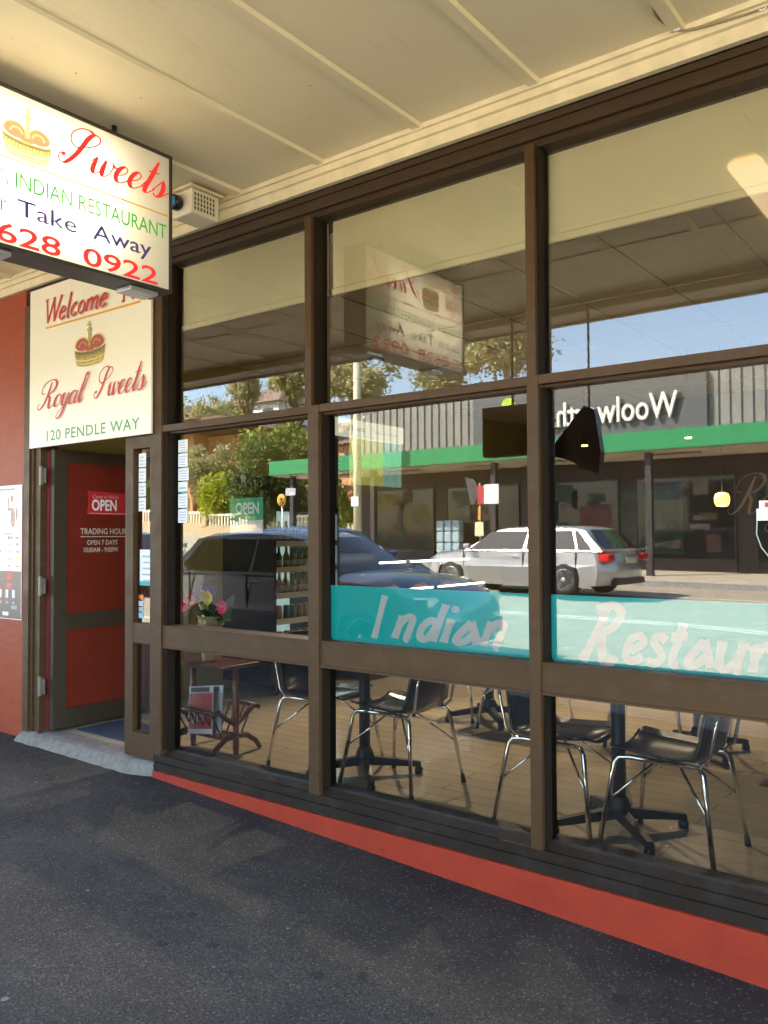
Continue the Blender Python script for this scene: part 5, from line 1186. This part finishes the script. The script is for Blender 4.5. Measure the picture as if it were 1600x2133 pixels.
for i in range(n):
    xa_, xb_ = a0+(a1-a0)*i/n, a0+(a1-a0)*(i+1)/n; z = min(h(xa_, wy), h(xb_, wy))
    mb = MB(); mb.box(xa_, xb_-.01, wy-.12, wy+.12, z-.4, z+.62); mb.box(xa_, xa_+.35, wy-.16, wy+.16, z+.62, z+1.35); mb.build('brick_base', cb, fw)
    mb = MB(); mb.box(xa_+.35, xb_-.01, wy-.05, wy+.05, z+1.16, z+1.28)
    q = xa_+.5
    while q < xb_-.1: mb.box(q, q+.10, wy-.03, wy+.03, z+.62, z+1.16); q += .24
    mb.build('balustrade', mat('cream_balustrade', (.78, .70, .50), .6), fw)

# ------------------------------------------------------------------ trees
def tree(nm, label, x, y, zc, rx, rz, leaf, n=5200, ls=.17, clumps=26, bark=None, seed=1, limbs=5, open_=.55, group=None, ry=None):
    if nm == 'gum_tree': clumps = int(clumps*1.7); n = int(n*1.6); ls *= .8
    rnd = random.Random(seed); z0 = h(x, y)-.2; ry = ry or rx
    t = thing(nm, label, 'bush' if nm == 'bush' else 'tree', (x, y, z0), group)
    cl = []
    for k in range(clumps):
        while True:
            p = Vector((rnd.uniform(-1, 1), rnd.uniform(-1, 1), rnd.uniform(-1, 1)))
            if p.length < 1: break
        p = p*(.5+.5*rnd.random()); cl.append((Vector((x+p.x*rx*.85, y+p.y*ry*.85, zc+p.z*rz*.85)), rnd.uniform(.22, .42)*min(rx, rz)*(1.25 if open_ < .5 else (.85 if nm == 'gum_tree' else .95))))
    mb = MB()
    for k in range(n):
        c, r = cl[rnd.randrange(clumps)]
        d = Vector((rnd.gauss(0, 1), rnd.gauss(0, 1), rnd.gauss(0, 1))).normalized()*r*(rnd.random()**.4 if nm != 'gum_tree' else abs(rnd.gauss(0, .62)))
        p = c+d; a = Vector((rnd.gauss(0, 1), rnd.gauss(0, 1), rnd.gauss(0, 1))).normalized(); b = a.cross(Vector((rnd.gauss(0, 1), rnd.gauss(0, 1), rnd.gauss(0, 1)))).normalized()
        s_ = ls*rnd.uniform(.6, 1.3)
        mb.add([p-a*s_, p-b*s_*.45, p+a*s_, p+b*s_*.45], [(0, 1, 2, 3)])
    mb.build('crown', leaf, t, recalc=False)
    mb = MB(); top = Vector((x, y, zc-rz*.25)); base = Vector((x, y, z0)); tr = max(.08, rx*.07)
    mb.tube([base, base.lerp(top, .5)+Vector((rnd.uniform(-.2, .2), 0, 0)), top], [tr*1.25, tr, tr*.7], 8)
    for k in range(limbs):
        c, r = cl[k*clumps//max(1, limbs)]; st_ = base.lerp(top, rnd.uniform(.45, 1)); md = st_.lerp(c, .5)+Vector((rnd.uniform(-.3, .3), rnd.uniform(-.3, .3), -.1*rz))
        mb.tube([st_, md, c], [tr*.5, tr*.35, tr*.12], 6)
    mb.build('trunk', bark or BARK, t); return t
BARK = mat('grey_brown_bark', (.16, .115, .08), .9, n=.4, nscale=6, bump=.6, bscale=12)
BARKP = mat('pale_gum_bark', (.42, .36, .27), .8, n=.35, nscale=4)
LG = m_leaf('yellow_green_leaves', (.27, .33, .015), (.52, .56, .03), .9); MG = m_leaf('mid_green_leaves', (.13, .19, .03), (.30, .36, .06), .7)
DG = m_leaf('dark_green_leaves', (.05, .075, .02), (.17, .21, .04), .8); GUM = m_leaf('gum_leaves', (.30, .30, .13), (.56, .52, .25), .6); RD = m_leaf('russet_leaves', (.24, .09, .05), (.42, .18, .10), .8)
tree('bush', 'bright yellow green rounded bush behind the garden wall', -35.6, -28.6, 3.55, 2.7, 1.7, LG, 7000, .14, 30, seed=2, open_=.3)
tree('tree', 'dark leafy tree right of the bright yellow green bush', -30.6, -26.4, 4.2, 2.2, 2.4, DG, 7000, .15, 30, seed=3, open_=.4)
tree('tree', 'round mid green tree behind the left end of the green canopy', -33.2, -30.6, 6.1, 3.0, 2.3, MG, 8000, .16, 32, seed=4, open_=.4)
tree('tree', 'small green tree beside the orange crossing sign', -25.2, -25.6, 2.9, 1.8, 1.6, MG, 4500, .14, 20, seed=5)
tree('bush', 'russet leaved bush under the green canopy', -21.9, -24.6, 2.9, 1.8, 1.6, RD, 4000, .13, 20, seed=6)
GG = 'gum trees on the hill'
tree('gum_tree', 'sparse bare branched gum tree at the far left of the reflection', -52.5, -35.5, 11.5, 3.4, 3.2, GUM, 3400, .2, 18, BARK, 7, 12, group=GG)
tree('gum_tree', 'gum tree second from the left against the sky', -48.5, -42, 13.2, 2.3, 2.4, GUM, 4200, .19, 14, BARK, 8, 8, group=GG)
tree('gum_tree', 'tall gum tree above the white walled house', -43.2, -42, 13.6, 2.9, 2.4, GUM, 5200, .19, 18, BARK, 9, 8, group=GG)
tree('gum_tree', 'broad gum tree right of the first tall mullion', -29.1, -32, 9.9, 3.1, 2.3, GUM, 7500, .17, 26, BARKP, 10, 8, group=GG)
tree('gum_tree', 'dense gum tree just right of the reflected light box', -20.9, -34, 11.6, 3.2, 2.7, GUM, 8000, .18, 26, BARKP, 11, 8, group=GG)
tree('gum_tree', 'gum tree behind the reflected light box', -25.2, -35, 10.6, 2.6, 2.2, GUM, 5500, .18, 20, BARKP, 12, 8, group=GG)
tree('gum_tree', 'pale gum tree in front of the red roofed house on the hill', -60, -48, 12.2, 3.4, 2.8, GUM, 5200, .19, 20, BARK, 21, 8, group=GG)
tree('gum_tree', 'gum tree between the two leftmost hill houses', -66, -55, 14.0, 3.4, 2.6, GUM, 5200, .2, 20, BARK, 22, 8, group=GG)
tree('tree', 'olive tree in front of the brick apartments', -46.5, -36.5, 6.2, 2.6, 3.2, GUM, 6000, .17, 26, BARK, 13, 7)
tree('tree', 'dark tree below the white walled house', -52, -50, 10.6, 3.6, 2.4, DG, 6000, .22, 24, BARK, 14, 6)
tree('tree', 'green tree at the left edge of the reflection behind the wall', -46, -30.5, 4.0, 2.6, 1.8, MG, 6000, .15, 26, seed=15)
tree('tree', 'brown green tree on the hill right of the houses', -68, -63, 16.4, 4.6, 2.6, GUM, 6000, .26, 24, BARK, 16, 6)
tree('tree', 'wide dull green tree on the hill left of the houses', -80, -58, 14.8, 5.2, 2.8, GUM, 6000, .26, 24, BARK, 17, 6)
